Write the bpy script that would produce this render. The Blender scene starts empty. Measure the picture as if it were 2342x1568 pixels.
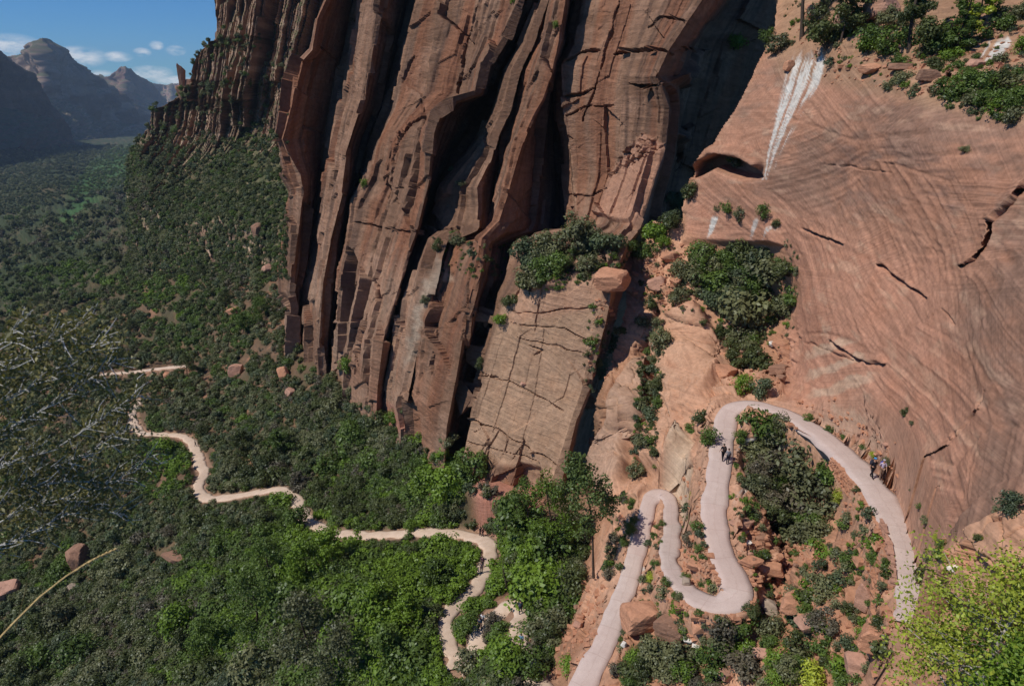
import bpy, bmesh, math, random
import numpy as np
from mathutils import Vector, Matrix
R = math.radians
random.seed(7); rng = np.random.default_rng(11)
SC = bpy.context.scene
COL = SC.collection

# ------------------------------------------------------------------ camera
PITCH = R(20.8)
HAZE = 0.000042
FPX, CX, CY = 1561.5, 1171.0, 784.0          # image pixel scale: 2342 x 1568
cam_d = bpy.data.cameras.new('camera'); cam = bpy.data.objects.new('camera', cam_d); COL.objects.link(cam)
cam_d.lens = 24.0; cam_d.sensor_width = 36.0; cam_d.clip_start = 0.05; cam_d.clip_end = 60000
cam.location = (0, 0, 0); cam.rotation_euler = (R(90) - PITCH, 0, 0)
cam_d.dof.use_dof = True; cam_d.dof.focus_distance = 75; cam_d.dof.aperture_fstop = 4.0
SC.camera = cam
# ------------------------------------------------------------------ light
SUN = Vector((-0.60, -0.24, 0.80)).normalized()
ELEV = math.asin(SUN.z); AZ = math.atan2(SUN.x, SUN.y)
sd = bpy.data.lights.new('sun', 'SUN'); so = bpy.data.objects.new('sun', sd); COL.objects.link(so)
sd.energy = 4.0; sd.angle = R(0.53); sd.color = (1.0, 0.935, 0.80)
so.rotation_euler = SUN.to_track_quat('Z', 'Y').to_euler()
SC.view_settings.view_transform = 'Standard'; SC.view_settings.look = 'None'
SC.view_settings.exposure = 0.02; SC.view_settings.gamma = 1.0

class NT:
    """small helper to write node trees"""
    def __init__(s, nt): s.nt = nt; s.L = nt.links
    def n(s, typ, **kw):
        nd = s.nt.nodes.new(typ)
        for k, v in kw.items():
            if k.startswith('i_'):
                key = k[2:]; key = int(key) if key.isdigit() else key
                nd.inputs[key].default_value = v
            else: setattr(nd, k, v)
        return nd
    def l(s, a, b): s.L.new(a, b)
    def m(s, op, a, b=None, c=None, clamp=False):
        nd = s.nt.nodes.new('ShaderNodeMath'); nd.operation = op; nd.use_clamp = clamp
        for i, v in enumerate((a, b, c)):
            if v is None: continue
            if isinstance(v, (int, float)): nd.inputs[i].default_value = v
            else: s.L.new(v, nd.inputs[i])
        return nd.outputs[0]
    def mix(s, fac, a, b, typ='MIX'):
        nd = s.nt.nodes.new('ShaderNodeMix'); nd.data_type = 'RGBA'; nd.blend_type = typ
        for sock, v in ((nd.inputs[0], fac), (nd.inputs[6], a), (nd.inputs[7], b)):
            if isinstance(v, (int, float)): sock.default_value = v
            elif isinstance(v, tuple): sock.default_value = (v + (1,))[:4]
            else: s.L.new(v, sock)
        return nd.outputs[2]
    def ramp(s, fac, stops):
        nd = s.nt.nodes.new('ShaderNodeValToRGB'); cr = nd.color_ramp
        while len(cr.elements) < len(stops): cr.elements.new(0.5)
        for e, (p, c) in zip(cr.elements, stops):
            e.position = p; e.color = (c + (1,))[:4] if isinstance(c, tuple) else (c, c, c, 1)
        s.L.new(fac, nd.inputs[0]); return nd.outputs[0]

world = bpy.data.worlds.new('World'); SC.world = world; world.use_nodes = True
w = NT(world.node_tree); world.node_tree.nodes.clear()
sky = w.n('ShaderNodeTexSky', sky_type='NISHITA', sun_disc=False, sun_elevation=ELEV, sun_rotation=AZ,
          altitude=1800, air_density=1.0, dust_density=0.05, ozone_density=3.0)
tc = w.n('ShaderNodeTexCoord'); sx = w.n('ShaderNodeSeparateXYZ'); w.l(tc.outputs['Generated'], sx.inputs[0])
# small cumulus low over the horizon: a layer projected on the sky vault
az = w.m('ARCTAN2', sx.outputs[0], sx.outputs[1]); el = w.m('ARCSINE', sx.outputs[2])
cv = w.n('ShaderNodeCombineXYZ'); w.l(az, cv.inputs[0]); w.l(w.m('MULTIPLY', el, 2.4), cv.inputs[1])
nz = w.n('ShaderNodeTexNoise', i_Scale=34.0, i_Detail=7.0, i_Roughness=0.62); w.l(cv.outputs[0], nz.inputs['Vector'])
CL = []
for (px, py, rx, ry) in [(30,108,48,18),(185,130,42,16),(268,130,26,8),(325,120,16,7),(358,104,13,7),(402,116,18,8),(345,168,40,12),(225,172,30,8),(395,186,40,9),(60,112,30,12),(520,150,40,12),(-120,90,80,22)]:
    a_ = math.atan2((px - CX) / FPX, math.cos(PITCH) + math.sin(PITCH) * (CY - py) / FPX)
    dz = -math.sin(PITCH) + math.cos(PITCH) * (CY - py) / FPX
    L_ = math.sqrt(1 + ((px-CX)/FPX)**2 + ((CY-py)/FPX)**2)
    CL.append((a_, math.asin(dz / L_), rx / FPX * .8, ry / FPX * .95))
tot = None
for (a_, e_, ra, re) in CL:
    u = w.m('DIVIDE', w.m('SUBTRACT', az, a_), ra); v = w.m('DIVIDE', w.m('SUBTRACT', el, e_), re)
    d2 = w.m('ADD', w.m('MULTIPLY', u, u), w.m('MULTIPLY', v, v))
    g = w.m('SUBTRACT', 1.0, w.m('MULTIPLY', d2, 0.55), clamp=True)
    tot = g if tot is None else w.m('MAXIMUM', tot, g)
cm = w.m('MULTIPLY', tot, w.m('MULTIPLY', w.m('SUBTRACT', nz.outputs[0], 0.36), 4.6), clamp=True)
cm = w.m('MULTIPLY', cm, 0.85)
skc = w.mix(1.0, sky.outputs[0], (0.42, 0.92, 1.46), 'MULTIPLY')
lp = w.mix(cm, skc, (14.5, 14.8, 15.2))
bg = w.n('ShaderNodeBackground', i_Strength=0.060); w.l(lp, bg.inputs[0])
wo = w.n('ShaderNodeOutputWorld'); w.l(bg.outputs[0], wo.inputs[0])

# ------------------------------------------------------------------ back-projection of image pixels to world points
sp, cp = math.sin(PITCH), math.cos(PITCH)
def ray(px, py):
    """horizontal-forward-normalised sight line"""
    a = (np.asarray(px, float) - CX) / FPX; b = (CY - np.asarray(py, float)) / FPX
    dy = cp + sp * b; dz = -sp + cp * b
    return a / dy, dz / dy
def at(px, py, Y):
    rx, rz = ray(px, py); Y = np.asarray(Y, float)
    return np.stack([rx * Y, Y + 0 * rx, rz * Y], -1)
def pix(P):
    P = np.asarray(P); d = P[..., 1] * cp - P[..., 2] * sp; u = P[..., 1] * sp + P[..., 2] * cp
    d = np.where(np.abs(d) < 1e-6, 1e-6, d)
    return CX + FPX * P[..., 0] / d, CY - FPX * u / d, d
def Yz(px, py, z): return z / ray(px, py)[1]

def _h(ix, iy, iz, s):
    n = (ix.astype(np.int64) * 374761393 + iy.astype(np.int64) * 668265263 + iz.astype(np.int64) * 1274126177 + s * 974634777) & 0xffffffff
    n = ((n ^ (n >> 13)) * 1274126177) & 0xffffffff
    n = ((n ^ (n >> 16)) * 2246822519) & 0xffffffff
    return ((n ^ (n >> 15)) & 0xffffff).astype(np.float32) / 16777215.0
def vnoise(x, y, z, s=0):
    x0 = np.floor(x); y0 = np.floor(y); z0 = np.floor(z)
    fx, fy, fz = x - x0, y - y0, z - z0
    fx, fy, fz = [f * f * f * (f * (f * 6 - 15) + 10) for f in (fx, fy, fz)]
    ix, iy, iz = x0.astype(np.int64), y0.astype(np.int64), z0.astype(np.int64)
    r = 0
    for a in (0, 1):
        for b in (0, 1):
            for c in (0, 1):
                r = r + _h(ix + a, iy + b, iz + c, s) * (fx if a else 1 - fx) * (fy if b else 1 - fy) * (fz if c else 1 - fz)
    return r * 2 - 1
def fbm(P, sc=(1, 1, 1), o=4, s=0, ga=0.5):
    sc = np.broadcast_to(sc, (3,)); r = 0; a = 1; t = 0; f = 1.0
    for k in range(o):
        r = r + a * vnoise(P[..., 0] * sc[0] * f + 17.3 * k, P[..., 1] * sc[1] * f + 5.1 * k, P[..., 2] * sc[2] * f + 9.7 * k, s + k)
        t += a; a *= ga; f *= 2.07
    return r / t
def ridged(P, sc, o=4, s=0):
    sc = np.broadcast_to(sc, (3,)); r = 0; a = 1; t = 0; f = 1.0
    for k in range(o):
        v = 1 - np.abs(vnoise(P[..., 0] * sc[0] * f + 7.3 * k, P[..., 1] * sc[1] * f + 3.1 * k, P[..., 2] * sc[2] * f, s + k)) * 2
        r = r + a * v; t += a; a *= .5; f *= 2.1
    return r / t
def cells(P, sc, s=0):
    """blocky cells: returns (gap F2-F1, id value)"""
    sc = np.broadcast_to(sc, (3,))
    x, y, z = P[..., 0] * sc[0], P[..., 1] * sc[1], P[..., 2] * sc[2]
    ix, iy, iz = [np.floor(v).astype(np.int64) for v in (x, y, z)]
    f1 = np.full(x.shape, 9.0); f2 = np.full(x.shape, 9.0); idv = np.zeros(x.shape)
    for a in (-1, 0, 1):
        for b in (-1, 0, 1):
            for c in (-1, 0, 1):
                jx, jy, jz = ix + a, iy + b, iz + c
                d = np.sqrt((jx + _h(jx, jy, jz, s) - x) ** 2 + (jy + _h(jx, jy, jz, s + 1) - y) ** 2 + (jz + _h(jx, jy, jz, s + 2) - z) ** 2)
                cl = d < f1
                f2 = np.where(cl, f1, np.minimum(f2, d)); idv = np.where(cl, _h(jx, jy, jz, s + 3), idv); f1 = np.where(cl, d, f1)
    return f2 - f1, idv
def columns(U, Z, w, hz, s, lean=0.0):
    """jointed rock: flat-faced columns of uneven width, each broken at its own heights -> (offset 0..1, distance to a joint)"""
    x = U / w + lean * Z; k = np.floor(x).astype(np.int64); z0 = np.zeros_like(k)
    b0 = k + .35 * (_h(k, z0, z0, s) - .5); b1 = k + 1 + .35 * (_h(k + 1, z0, z0, s) - .5)
    kk = np.where(x < b0, k - 1, np.where(x > b1, k + 1, k)); dx = np.minimum(np.abs(x - b0), np.abs(x - b1))
    zz = Z / hz * (.7 + .6 * _h(kk, z0, z0, s + 1)) + 7 * _h(kk, z0, z0, s + 2); zi_ = np.floor(zz).astype(np.int64)
    fx = (x - kk - .5) * w; fz = (zz - zi_ - .5) * hz
    tilt = fx * (_h(kk, zi_, z0, s + 5) - .5) * .75 + fz * (_h(kk, zi_, z0, s + 6) - .5) * .10
    return _h(kk, zi_, z0, s + 3), np.minimum(dx * w, 9), np.abs(zz - np.round(zz)) * hz, _h(kk, z0, z0, s + 4), tilt
def C(*v): return np.array(v, float)
def sst(a, b, x):
    t = np.clip((x - a) / (b - a), 0, 1); return t * t * (3 - 2 * t)
def lerp(a, b, t): return a + (b - a) * t
def inpoly(px, py, poly):
    r = np.zeros(np.shape(px), bool); n = len(poly)
    for i in range(n):
        x1, y1 = poly[i]; x2, y2 = poly[(i + 1) % n]
        if y1 == y2: continue
        c = ((y1 > py) != (y2 > py)) & (px < (x2 - x1) * (py - y1) / (y2 - y1) + x1)
        r ^= c
    return r
def dline(px, py, pts):
    """distance in image px to a polyline"""
    d = np.full(np.shape(px), 1e9)
    for (x1, y1), (x2, y2) in zip(pts[:-1], pts[1:]):
        vx, vy = x2 - x1, y2 - y1; L = vx * vx + vy * vy + 1e-9
        t = np.clip(((px - x1) * vx + (py - y1) * vy) / L, 0, 1)
        d = np.minimum(d, np.hypot(px - x1 - t * vx, py - y1 - t * vy))
    return d
def psd(px, py, poly):
    """signed distance to a polygon, + inside"""
    d = dline(px, py, list(poly) + [poly[0]])
    return np.where(inpoly(px, py, poly), d, -d)

def grid_mesh(name, P, col=None, mask=None, mat=None, smooth=True):
    """P: (h,w,3) -> quad sheet; mask (h,w) bool keeps a quad when all corners kept"""
    h, wd = P.shape[:2]
    idx = np.arange(h * wd).reshape(h, wd)
    q = np.stack([idx[:-1, :-1], idx[1:, :-1], idx[1:, 1:], idx[:-1, 1:]], -1).reshape(-1, 4)
    if mask is not None:
        k = mask.reshape(-1)[q].all(1); q = q[k]
    used = np.zeros(h * wd, bool); used[q.reshape(-1)] = True
    remap = np.cumsum(used) - 1
    V = P.reshape(-1, 3)[used]; q = remap[q]
    me = bpy.data.meshes.new(name)
    me.vertices.add(len(V)); me.vertices.foreach_set('co', V.astype(np.float32).ravel())
    me.loops.add(len(q) * 4); me.loops.foreach_set('vertex_index', q.astype(np.int32).ravel())
    me.polygons.add(len(q)); me.polygons.foreach_set('loop_start', np.arange(0, len(q) * 4, 4, dtype=np.int32))
    me.update(calc_edges=True)
    me.polygons.foreach_set('use_smooth', np.full(len(q), smooth))
    if col is not None:
        at_ = me.color_attributes.new('albedo', 'FLOAT_COLOR', 'POINT')
        c = np.ones((len(V), 4), np.float32); c[:, :3] = col.reshape(-1, 3)[used]
        at_.data.foreach_set('color', c.ravel())
    o = bpy.data.objects.new(name, me); COL.objects.link(o)
    if mat: me.materials.append(mat)
    return o
def normals(P):
    du = np.gradient(P, axis=1); dv = np.gradient(P, axis=0)
    n = np.cross(dv, du); n /= (np.linalg.norm(n, axis=-1, keepdims=True) + 1e-9)
    s = np.sum(n * P, -1, keepdims=True) > 0            # look toward the viewer's side
    return np.where(s, -n, n)
def prop(o, label=None, cat=None, group=None, kind=None):
    if label: o['label'] = label
    if cat: o['category'] = cat
    if group: o['group'] = group
    if kind: o['kind'] = kind
    return o

# ------------------------------------------------------------------ materials
def mat_new(name, rough=0.9, spec=0.15):
    m = bpy.data.materials.new(name); m.use_nodes = True; nt = m.node_tree
    b = nt.nodes['Principled BSDF']; b.inputs['Roughness'].default_value = rough
    b.inputs['Specular IOR Level'].default_value = spec
    return m, NT(nt), b
def rock_mat(name, strata=1.0, amt=0.35, bump=0.25, dip=0.5, cell=0.05, base=None, crack=0.0, streak=0.0, grain=1.0):
    m, t, b = mat_new(name, 0.92, 0.12)
    geo = t.n('ShaderNodeNewGeometry'); pos = geo.outputs['Position']
    if base is None:
        at_ = t.n('ShaderNodeAttribute', attribute_name='albedo'); bc = at_.outputs['Color']
    else: bc = base
    # cross-bedding: every set of beds has its own dip
    wn = t.n('ShaderNodeTexNoise', i_Scale=cell * 3, i_Detail=3.0); t.l(pos, wn.inputs['Vector'])
    mp = t.n('ShaderNodeMapping'); mp.inputs['Scale'].default_value = (1, 1, 3.4)
    vm = t.n('ShaderNodeVectorMath', operation='MULTIPLY_ADD'); t.l(wn.outputs['Color'], vm.inputs[0])
    vm.inputs[1].default_value = (2, 2, 1); t.l(pos, vm.inputs[2]); t.l(vm.outputs[0], mp.inputs[0])
    vo = t.n('ShaderNodeTexVoronoi', i_Scale=cell); t.l(mp.outputs[0], vo.inputs['Vector'])
    sc = t.n('ShaderNodeSeparateColor'); t.l(vo.outputs['Color'], sc.inputs[0])
    sp_ = t.n('ShaderNodeSeparateXYZ'); t.l(pos, sp_.inputs[0])
    h = t.m('MULTIPLY', t.m('MULTIPLY', t.m('SUBTRACT', sc.outputs[0], 0.42), dip), sp_.outputs[0])
    h2 = t.m('MULTIPLY', t.m('MULTIPLY', t.m('SUBTRACT', sc.outputs[1], 0.5), dip), sp_.outputs[1])
    wz = t.n('ShaderNodeTexNoise', i_Scale=0.09, i_Detail=2.0); t.l(pos, wz.inputs['Vector'])
    hz = t.m('ADD', t.m('ADD', sp_.outputs[2], t.m('MULTIPLY', wz.outputs[0], 0.7)), t.m('ADD', h, h2))
    cb = t.n('ShaderNodeCombineXYZ'); t.l(t.m('MULTIPLY', sp_.outputs[0], 0.02), cb.inputs[0]); t.l(t.m('MULTIPLY', sp_.outputs[1], 0.02), cb.inputs[1])
    t.l(t.m('MULTIPLY', hz, strata), cb.inputs[2])
    st = t.n('ShaderNodeTexNoise', i_Scale=1.0, i_Detail=6.0, i_Roughness=0.68); t.l(cb.outputs[0], st.inputs['Vector'])
    gr = t.n('ShaderNodeTexNoise', i_Scale=1.6 * grain, i_Detail=8.0, i_Roughness=0.7); t.l(pos, gr.inputs['Vector'])
    s01 = t.ramp(st.outputs[0], [(0.32, 0.0), (0.7, 1.0)])
    g01 = t.ramp(gr.outputs[0], [(0.3, 0.0), (0.72, 1.0)])
    k = t.m('ADD', t.m('MULTIPLY', s01, amt), t.m('MULTIPLY', g01, 0.42))
    k = t.m('ADD', k, 1.0 - amt * 0.5 - 0.21)
    if streak:
        ms = t.n('ShaderNodeMapping'); ms.inputs['Scale'].default_value = (0.5, 0.5, 0.035); t.l(pos, ms.inputs[0])
        sn = t.n('ShaderNodeTexNoise', i_Scale=1.0, i_Detail=5.0, i_Roughness=0.6); t.l(ms.outputs[0], sn.inputs['Vector'])
        k = t.m('MULTIPLY', k, t.m('ADD', t.m('MULTIPLY', t.ramp(sn.outputs[0], [(0.38, 0.0), (0.58, 1.0)]), streak), 1.0 - streak))
    cc = t.n('ShaderNodeCombineColor')
    for i in range(3): t.l(k, cc.inputs[i])
    c = t.mix(1.0, bc, cc.outputs[0], 'MULTIPLY')
    wr = t.n('ShaderNodeTexNoise', i_Scale=0.35, i_Detail=5.0); t.l(pos, wr.inputs['Vector'])
    c = t.mix(t.ramp(wr.outputs[0], [(0.45, 0.0), (0.75, 0.5)]), c, t.mix(1.0, c, (1.0, 0.88, 0.80), 'MULTIPLY'))
    t.l(c, b.inputs['Base Color'])
    hh = t.m('ADD', t.m('MULTIPLY', st.outputs[0], 1.0), t.m('MULTIPLY', gr.outputs[0], 0.9))
    if crack:
        vc = t.n('ShaderNodeTexVoronoi', feature='DISTANCE_TO_EDGE', i_Scale=crack); t.l(vm.outputs[0], vc.inputs['Vector'])
        hh = t.m('ADD', hh, t.ramp(vc.outputs[0], [(0.0, 0.0), (0.05, 1.0)]))
    bp = t.n('ShaderNodeBump', i_Strength=1.0, i_Distance=bump); t.l(hh, bp.inputs['Height']); t.l(bp.outputs[0], b.inputs['Normal'])
    return m
M = {}
M['cliff'] = rock_mat('red_sandstone_wall', 1.3, 0.28, 0.22, 0.9, 0.06, streak=0.16)
M['ground'] = rock_mat('slickrock_and_soil', 4.2, 0.36, 0.055, 1.3, 0.075, grain=1.5)
M['far'] = rock_mat('far_sandstone', 0.05, 0.3, 1.2, 0.15, 0.01, grain=0.12)
def plain(name, c, rough=0.85, var=0.3, scale=8, bump=0.01):
    m, t, b = mat_new(name, rough, 0.2)
    tcn = t.n('ShaderNodeTexCoord'); n_ = t.n('ShaderNodeTexNoise', i_Scale=scale, i_Detail=6.0); t.l(tcn.outputs['Object'], n_.inputs['Vector'])
    c2 = tuple(v * (1 - var) for v in c); c1 = tuple(min(1, v * (1 + var)) for v in c)
    t.l(t.ramp(n_.outputs[0], [(0.3, c2), (0.7, c1)]), b.inputs['Base Color'])
    if bump:
        bp = t.n('ShaderNodeBump', i_Strength=0.6, i_Distance=bump); t.l(n_.outputs[0], bp.inputs['Height']); t.l(bp.outputs[0], b.inputs['Normal'])
    return m
def leaf_mat(name, c, var=0.35, trans=0.25):
    m = bpy.data.materials.new(name); m.use_nodes = True; nt = m.node_tree; nt.nodes.clear(); t = NT(nt)
    oi = t.n('ShaderNodeObjectInfo'); geo = t.n('ShaderNodeNewGeometry')
    pn = t.n('ShaderNodeTexNoise', i_Scale=1.1, i_Detail=3.0); t.l(geo.outputs['Position'], pn.inputs['Vector'])
    lf = t.n('ShaderNodeTexWhiteNoise', noise_dimensions='3D')
    att = t.n('ShaderNodeAttribute', attribute_name='leaf')
    k = t.m('ADD', t.m('MULTIPLY', pn.outputs[0], 0.45), t.m('ADD', t.m('MULTIPLY', oi.outputs['Random'], 0.35), t.m('MULTIPLY', att.outputs['Fac'], 0.5)))
    c1 = tuple(v * (1 - var) for v in c); c2 = (min(1, c[0] * (1 + var * 1.5)), min(1, c[1] * (1 + var * 1.15)), c[2] * (1 + var * .6))
    colr = t.ramp(k, [(0.3, c1), (0.95, c2)])
    df = t.n('ShaderNodeBsdfDiffuse'); tr = t.n('ShaderNodeBsdfTranslucent'); gl = t.n('ShaderNodeBsdfGlossy', i_Roughness=0.45)
    t.l(colr, df.inputs[0]); t.l(t.mix(1.0, colr, (1.0, 1.0, 0.45), 'MULTIPLY'), tr.inputs[0])
    mx = t.n('ShaderNodeMixShader', i_Fac=trans); t.l(df.outputs[0], mx.inputs[1]); t.l(tr.outputs[0], mx.inputs[2])
    gl.inputs[0].default_value = (0.7, 0.75, 0.8, 1)
    m2 = t.n('ShaderNodeMixShader', i_Fac=0.025); t.l(mx.outputs[0], m2.inputs[1]); t.l(gl.outputs[0], m2.inputs[2])
    o = t.n('ShaderNodeOutputMaterial'); t.l(m2.outputs[0], o.inputs[0])
    return m
LEAF = {'grey': (0.135, 0.152, 0.084), 'dark': (0.070, 0.092, 0.036), 'green': (0.085, 0.140, 0.034),
        'bright': (0.120, 0.205, 0.028), 'yellow': (0.30, 0.37, 0.05), 'dusty': (0.120, 0.112, 0.088), 'teal': (0.080, 0.112, 0.066)}
LEAF['airy'] = (.085, .130, .045)
for k_, c_ in LEAF.items(): M['leaf_' + k_] = leaf_mat('foliage_' + k_, c_)
M['bark'] = plain('bark_dark', (0.07, 0.05, 0.04), 0.95, 0.4, 6, 0.02)
M['bark_pale'] = plain('bark_pale', (0.42, 0.38, 0.34), 0.9, 0.3, 6, 0.01)

# ------------------------------------------------------------------ trails (centre lines in image pixels: px, py, estimated height, width)
T_CONC = [(1290,1640,-47.5,1.9),(1335,1560,-46.5,1.9),(1367,1500,-45.6,1.8),(1400,1425,-44.8,1.75),(1428,1350,-44,1.7),(1452,1270,-43.2,1.65),(1472,1200,-42.6,1.55),
 (1483,1155,-42.1,1.6),(1498,1133,-41.9,1.7),(1518,1130,-41.7,1.7),(1532,1146,-41.5,1.5),(1537,1180,-41,1.45),(1535,1230,-40.2,1.45),(1530,1275,-39.6,1.5),(1540,1312,-39.1,1.6),(1566,1345,-38.6,1.75),
 (1600,1368,-38.1,1.9),(1640,1378,-37.8,2.1),(1676,1365,-37.4,2.2),(1684,1338,-37.0,2.1),(1670,1300,-36.6,2.0),(1650,1258,-36.1,1.9),(1636,1210,-35.6,1.9),(1634,1160,-35,1.9),(1642,1100,-34.3,1.9),
 (1650,1040,-33.6,2.0),(1655,985,-33,2.0),(1662,948,-32.5,2.0),(1686,928,-32,1.9),(1730,924,-31.5,1.8),(1780,938,-31,1.8),(1840,968,-30.5,2.0),(1893,1003,-30,2.1),(1940,1045,-29.6,2.1),
 (1985,1093,-29.2,2.1),(2022,1145,-29,2.0),(2052,1200,-28.8,1.9),(2072,1260,-28.6,1.85),(2082,1320,-28.5,1.8),(2090,1400,-28.4,1.8),(2094,1430,-28.4,1.8)]
T_DIRT = [(322,912,-92,2.2),(306,935,-91.2,2.0),(304,960,-90.2,2.0),(318,985,-89.3,2.2),(345,992,-88.5,1.9),(385,993,-87.5,1.9),(420,998,-86.5,2),(440,1013,-85.5,2.1),(451,1038,-84.3,2.2),(459,1062,-83,2.4),(468,1079,-82,2.2),
 (458,1096,-81,2),(453,1115,-80,2.2),(466,1136,-79,2.5),(500,1138,-78,2),(545,1132,-76.8,2),(600,1123,-75.3,2),(640,1120,-74,2.1),(668,1132,-73.2,2.3),(685,1160,-72.5,2.2),(700,1184,-72,2.1),(728,1203,-71.2,2.1),(770,1218,-70,2.1),
 (820,1222,-69,1.9),(880,1222,-67.5,1.8),(940,1216,-66,1.8),(1000,1216,-65,1.9),(1050,1221,-64,1.9),(1092,1229,-62.8,2.2),(1117,1240,-61.8,2.3),(1120,1264,-61.2,2),(1108,1300,-60.3,1.9),(1100,1326,-59.7,1.9),
 (1078,1356,-59.2,1.9),(1045,1384,-58.7,1.8),(1025,1405,-58.3,1.6),(1020,1435,-57.9,1.5),(1026,1468,-57.5,1.5),(1040,1497,-57.1,1.7),(1047,1528,-56.7,2.4)]
T_LOW = [(1047,1522,-56.7,2.4),(1075,1500,-56,1.8),(1094,1470,-55.4,1.8),(1103,1440,-55,1.7),(1128,1412,-54.5,1.6),(1165,1385,-54,1.7),(1188,1388,-53.6,1.9),(1192,1425,-53,1.8),(1190,1475,-52.4,2.0),(1208,1530,-51.4,2.4),(1245,1580,-50,2.2),(1280,1640,-48,2)]
T_FAR = [(230,856,-112,2.6),(300,850,-109,2.4),(340,845,-107,2.4),(380,840,-105,2.4),(430,836,-103,2.4)]
def trail_pts(T, n=8):
    A = np.array(T, float); P = at(A[:, 0], A[:, 1], Yz(A[:, 0], A[:, 1], A[:, 2])); Q = np.column_stack([P, A[:, 3]])
    out = []
    for i in range(len(Q) - 1):
        p0 = Q[max(i - 1, 0)]; p1 = Q[i]; p2 = Q[i + 1]; p3 = Q[min(i + 2, len(Q) - 1)]
        for k in range(n):
            t = k / n
            out.append(0.5 * ((2 * p1) + (-p0 + p2) * t + (2 * p0 - 5 * p1 + 4 * p2 - p3) * t * t + (-p0 + 3 * p1 - 3 * p2 + p3) * t ** 3))
    out.append(Q[-1]); return np.array(out)
TR = {'conc': trail_pts(T_CONC, 20), 'dirt': trail_pts(T_DIRT, 8), 'low': trail_pts(T_LOW, 8), 'far': trail_pts(T_FAR, 8)}
TALL = np.concatenate(list(TR.values()))

# ------------------------------------------------------------------ the ground: one sheet from the far valley to the slickrock
G_Y = [(-300,300,4200),(0,325,3500),(150,325,3500),(320,325,3500),(500,330,3300),(0,400,2200),(200,400,2100),(350,420,1500),(-300,500,1400),(0,500,1250),(150,500,1100),(300,480,1050),
 (-300,600,900),(0,600,800),(200,590,720),(350,560,620),(450,560,480),(560,610,320),(620,690,225),(660,810,164),(0,700,560),(200,700,440),(400,700,320),(510,760,245),
 (-300,800,480),(0,800,390),(200,790,330),(420,870,205),(560,880,172),(700,880,144),(800,930,127),(862,975,119),(960,1025,106),(1060,1065,97),(1150,1120,88),
 (0,1000,232),(200,1000,192),(600,1000,140),(750,1080,118),(900,1120,104),(-300,1200,190),(0,1200,155),(200,1200,134),(400,1220,109),(600,1250,95),(-300,1400,132),(0,1400,112),(300,1400,96),(600,1400,80),(850,1370,70),
 (0,1568,88),(300,1568,77),(600,1568,66),(850,1568,56),(-300,1780,75),(300,1780,58),(800,1780,45),(1200,1780,37),
 (860,880,140),(1060,960,112),(1200,1030,100),(1300,1040,96),(1100,1150,85),(1200,1180,79),(1300,1160,80),(1300,1260,71),(1230,1330,65),(1300,1420,56),(1200,1250,74),
 (1370,1080,80),(1410,1100,71),(1450,790,91),(1425,950,80),(1400,1200,66),(1490,830,91),(1480,980,80),(1462,1080,71),(1590,700,89),(1560,850,81),(1530,1000,72),(1500,1095,66),(1650,850,81),(1590,1000,69),(1590,1090,61),
 (1700,600,92),(1600,560,98),(1500,590,100),(1470,660,98),(1800,700,84),(1700,750,85),(1790,850,74),(1700,880,72),(1560,650,94),
 (1800,900,67.5),(1840,700,75),(1800,550,84),(1750,400,90),(1620,400,101),(1600,500,100),(1770,150,101),(1900,130,90),(1900,400,79),(2100,600,56),(2100,200,68),(2342,220,57),(2342,500,45),(2342,800,36),(2342,1080,29),(2150,900,43),(2000,900,52),(1900,750,66),
 (2150,1230,32.5),(2110,1100,38),(2010,1000,49),(2600,200,48),(2600,800,30),(2600,1200,22),(1940,960,54),
 (1800,60,108),(2100,60,84),(2342,60,74),(2100,140,75),(2342,-150,92),(1850,-150,130),(2600,-150,84),(2100,-150,105),
 (1600,1350,Yz(1600,1350,-38.4)),(2200,1310,29.5),(2342,1250,25.5),(2250,1450,25),(2342,1568,20.5),(2600,1750,14.5),(2250,1750,19)]
G_Z = [(1750,1000,-34),(1715,1100,-36),(1800,1200,-38.5),(1870,1150,-36.5),(1930,1160,-34.2),(1965,1250,-33),(1850,1300,-38),(1760,1300,-39),(1750,1400,-39.5),(1600,1450,-41),(1480,1440,-44),(1550,1568,-44),(1800,1568,-38.5),
 (2000,1400,-33),(2000,1568,-33.5),(1880,1420,-36),(1590,1240,-38.6),(1600,1180,-38.0),(1500,1290,-41.6),(1700,1050,-35),(1450,1500,-45),(1600,1780,-46),(1900,1780,-37),(1400,1750,-48)]
ctl = [(x, y, 1000.0 / Y) for x, y, Y in G_Y] + [(x, y, 1000.0 / float(Yz(x, y, z))) for x, y, z in G_Z]
for T in (T_CONC, T_DIRT, T_LOW, T_FAR):
    for x, y, z, _ in T: ctl.append((x, y, 1000.0 / float(Yz(x, y, z))))
ctl = np.array(ctl)
def tps_fit(c, lam=0.0006):
    X = c[:, :2] / 500.0; n = len(X)
    r2 = ((X[:, None] - X[None]) ** 2).sum(-1); K = 0.5 * r2 * np.log(r2 + 1e-12); K[np.arange(n), np.arange(n)] = lam
    Pm = np.column_stack([np.ones(n), X]); A = np.block([[K, Pm], [Pm.T, np.zeros((3, 3))]])
    s = np.linalg.solve(A, np.concatenate([c[:, 2], np.zeros(3)])); return X, s
TX, TS = tps_fit(ctl)
def tps(px, py):
    q = np.stack([px.ravel(), py.ravel()], -1) / 500.0
    r2 = ((q[:, None] - TX[None]) ** 2).sum(-1)
    v = (0.5 * r2 * np.log(r2 + 1e-12)) @ TS[:-3] + TS[-3] + q @ TS[-2:]
    return v.reshape(px.shape)
GX0, GX1, GY0, GY1, ST = -300.0, 2640.0, -150.0, 1790.0, 2.5
cgx = np.arange(GX0, GX1 + 10, 10); cgy = np.arange(GY0, GY1 + 10, 10)
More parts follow.
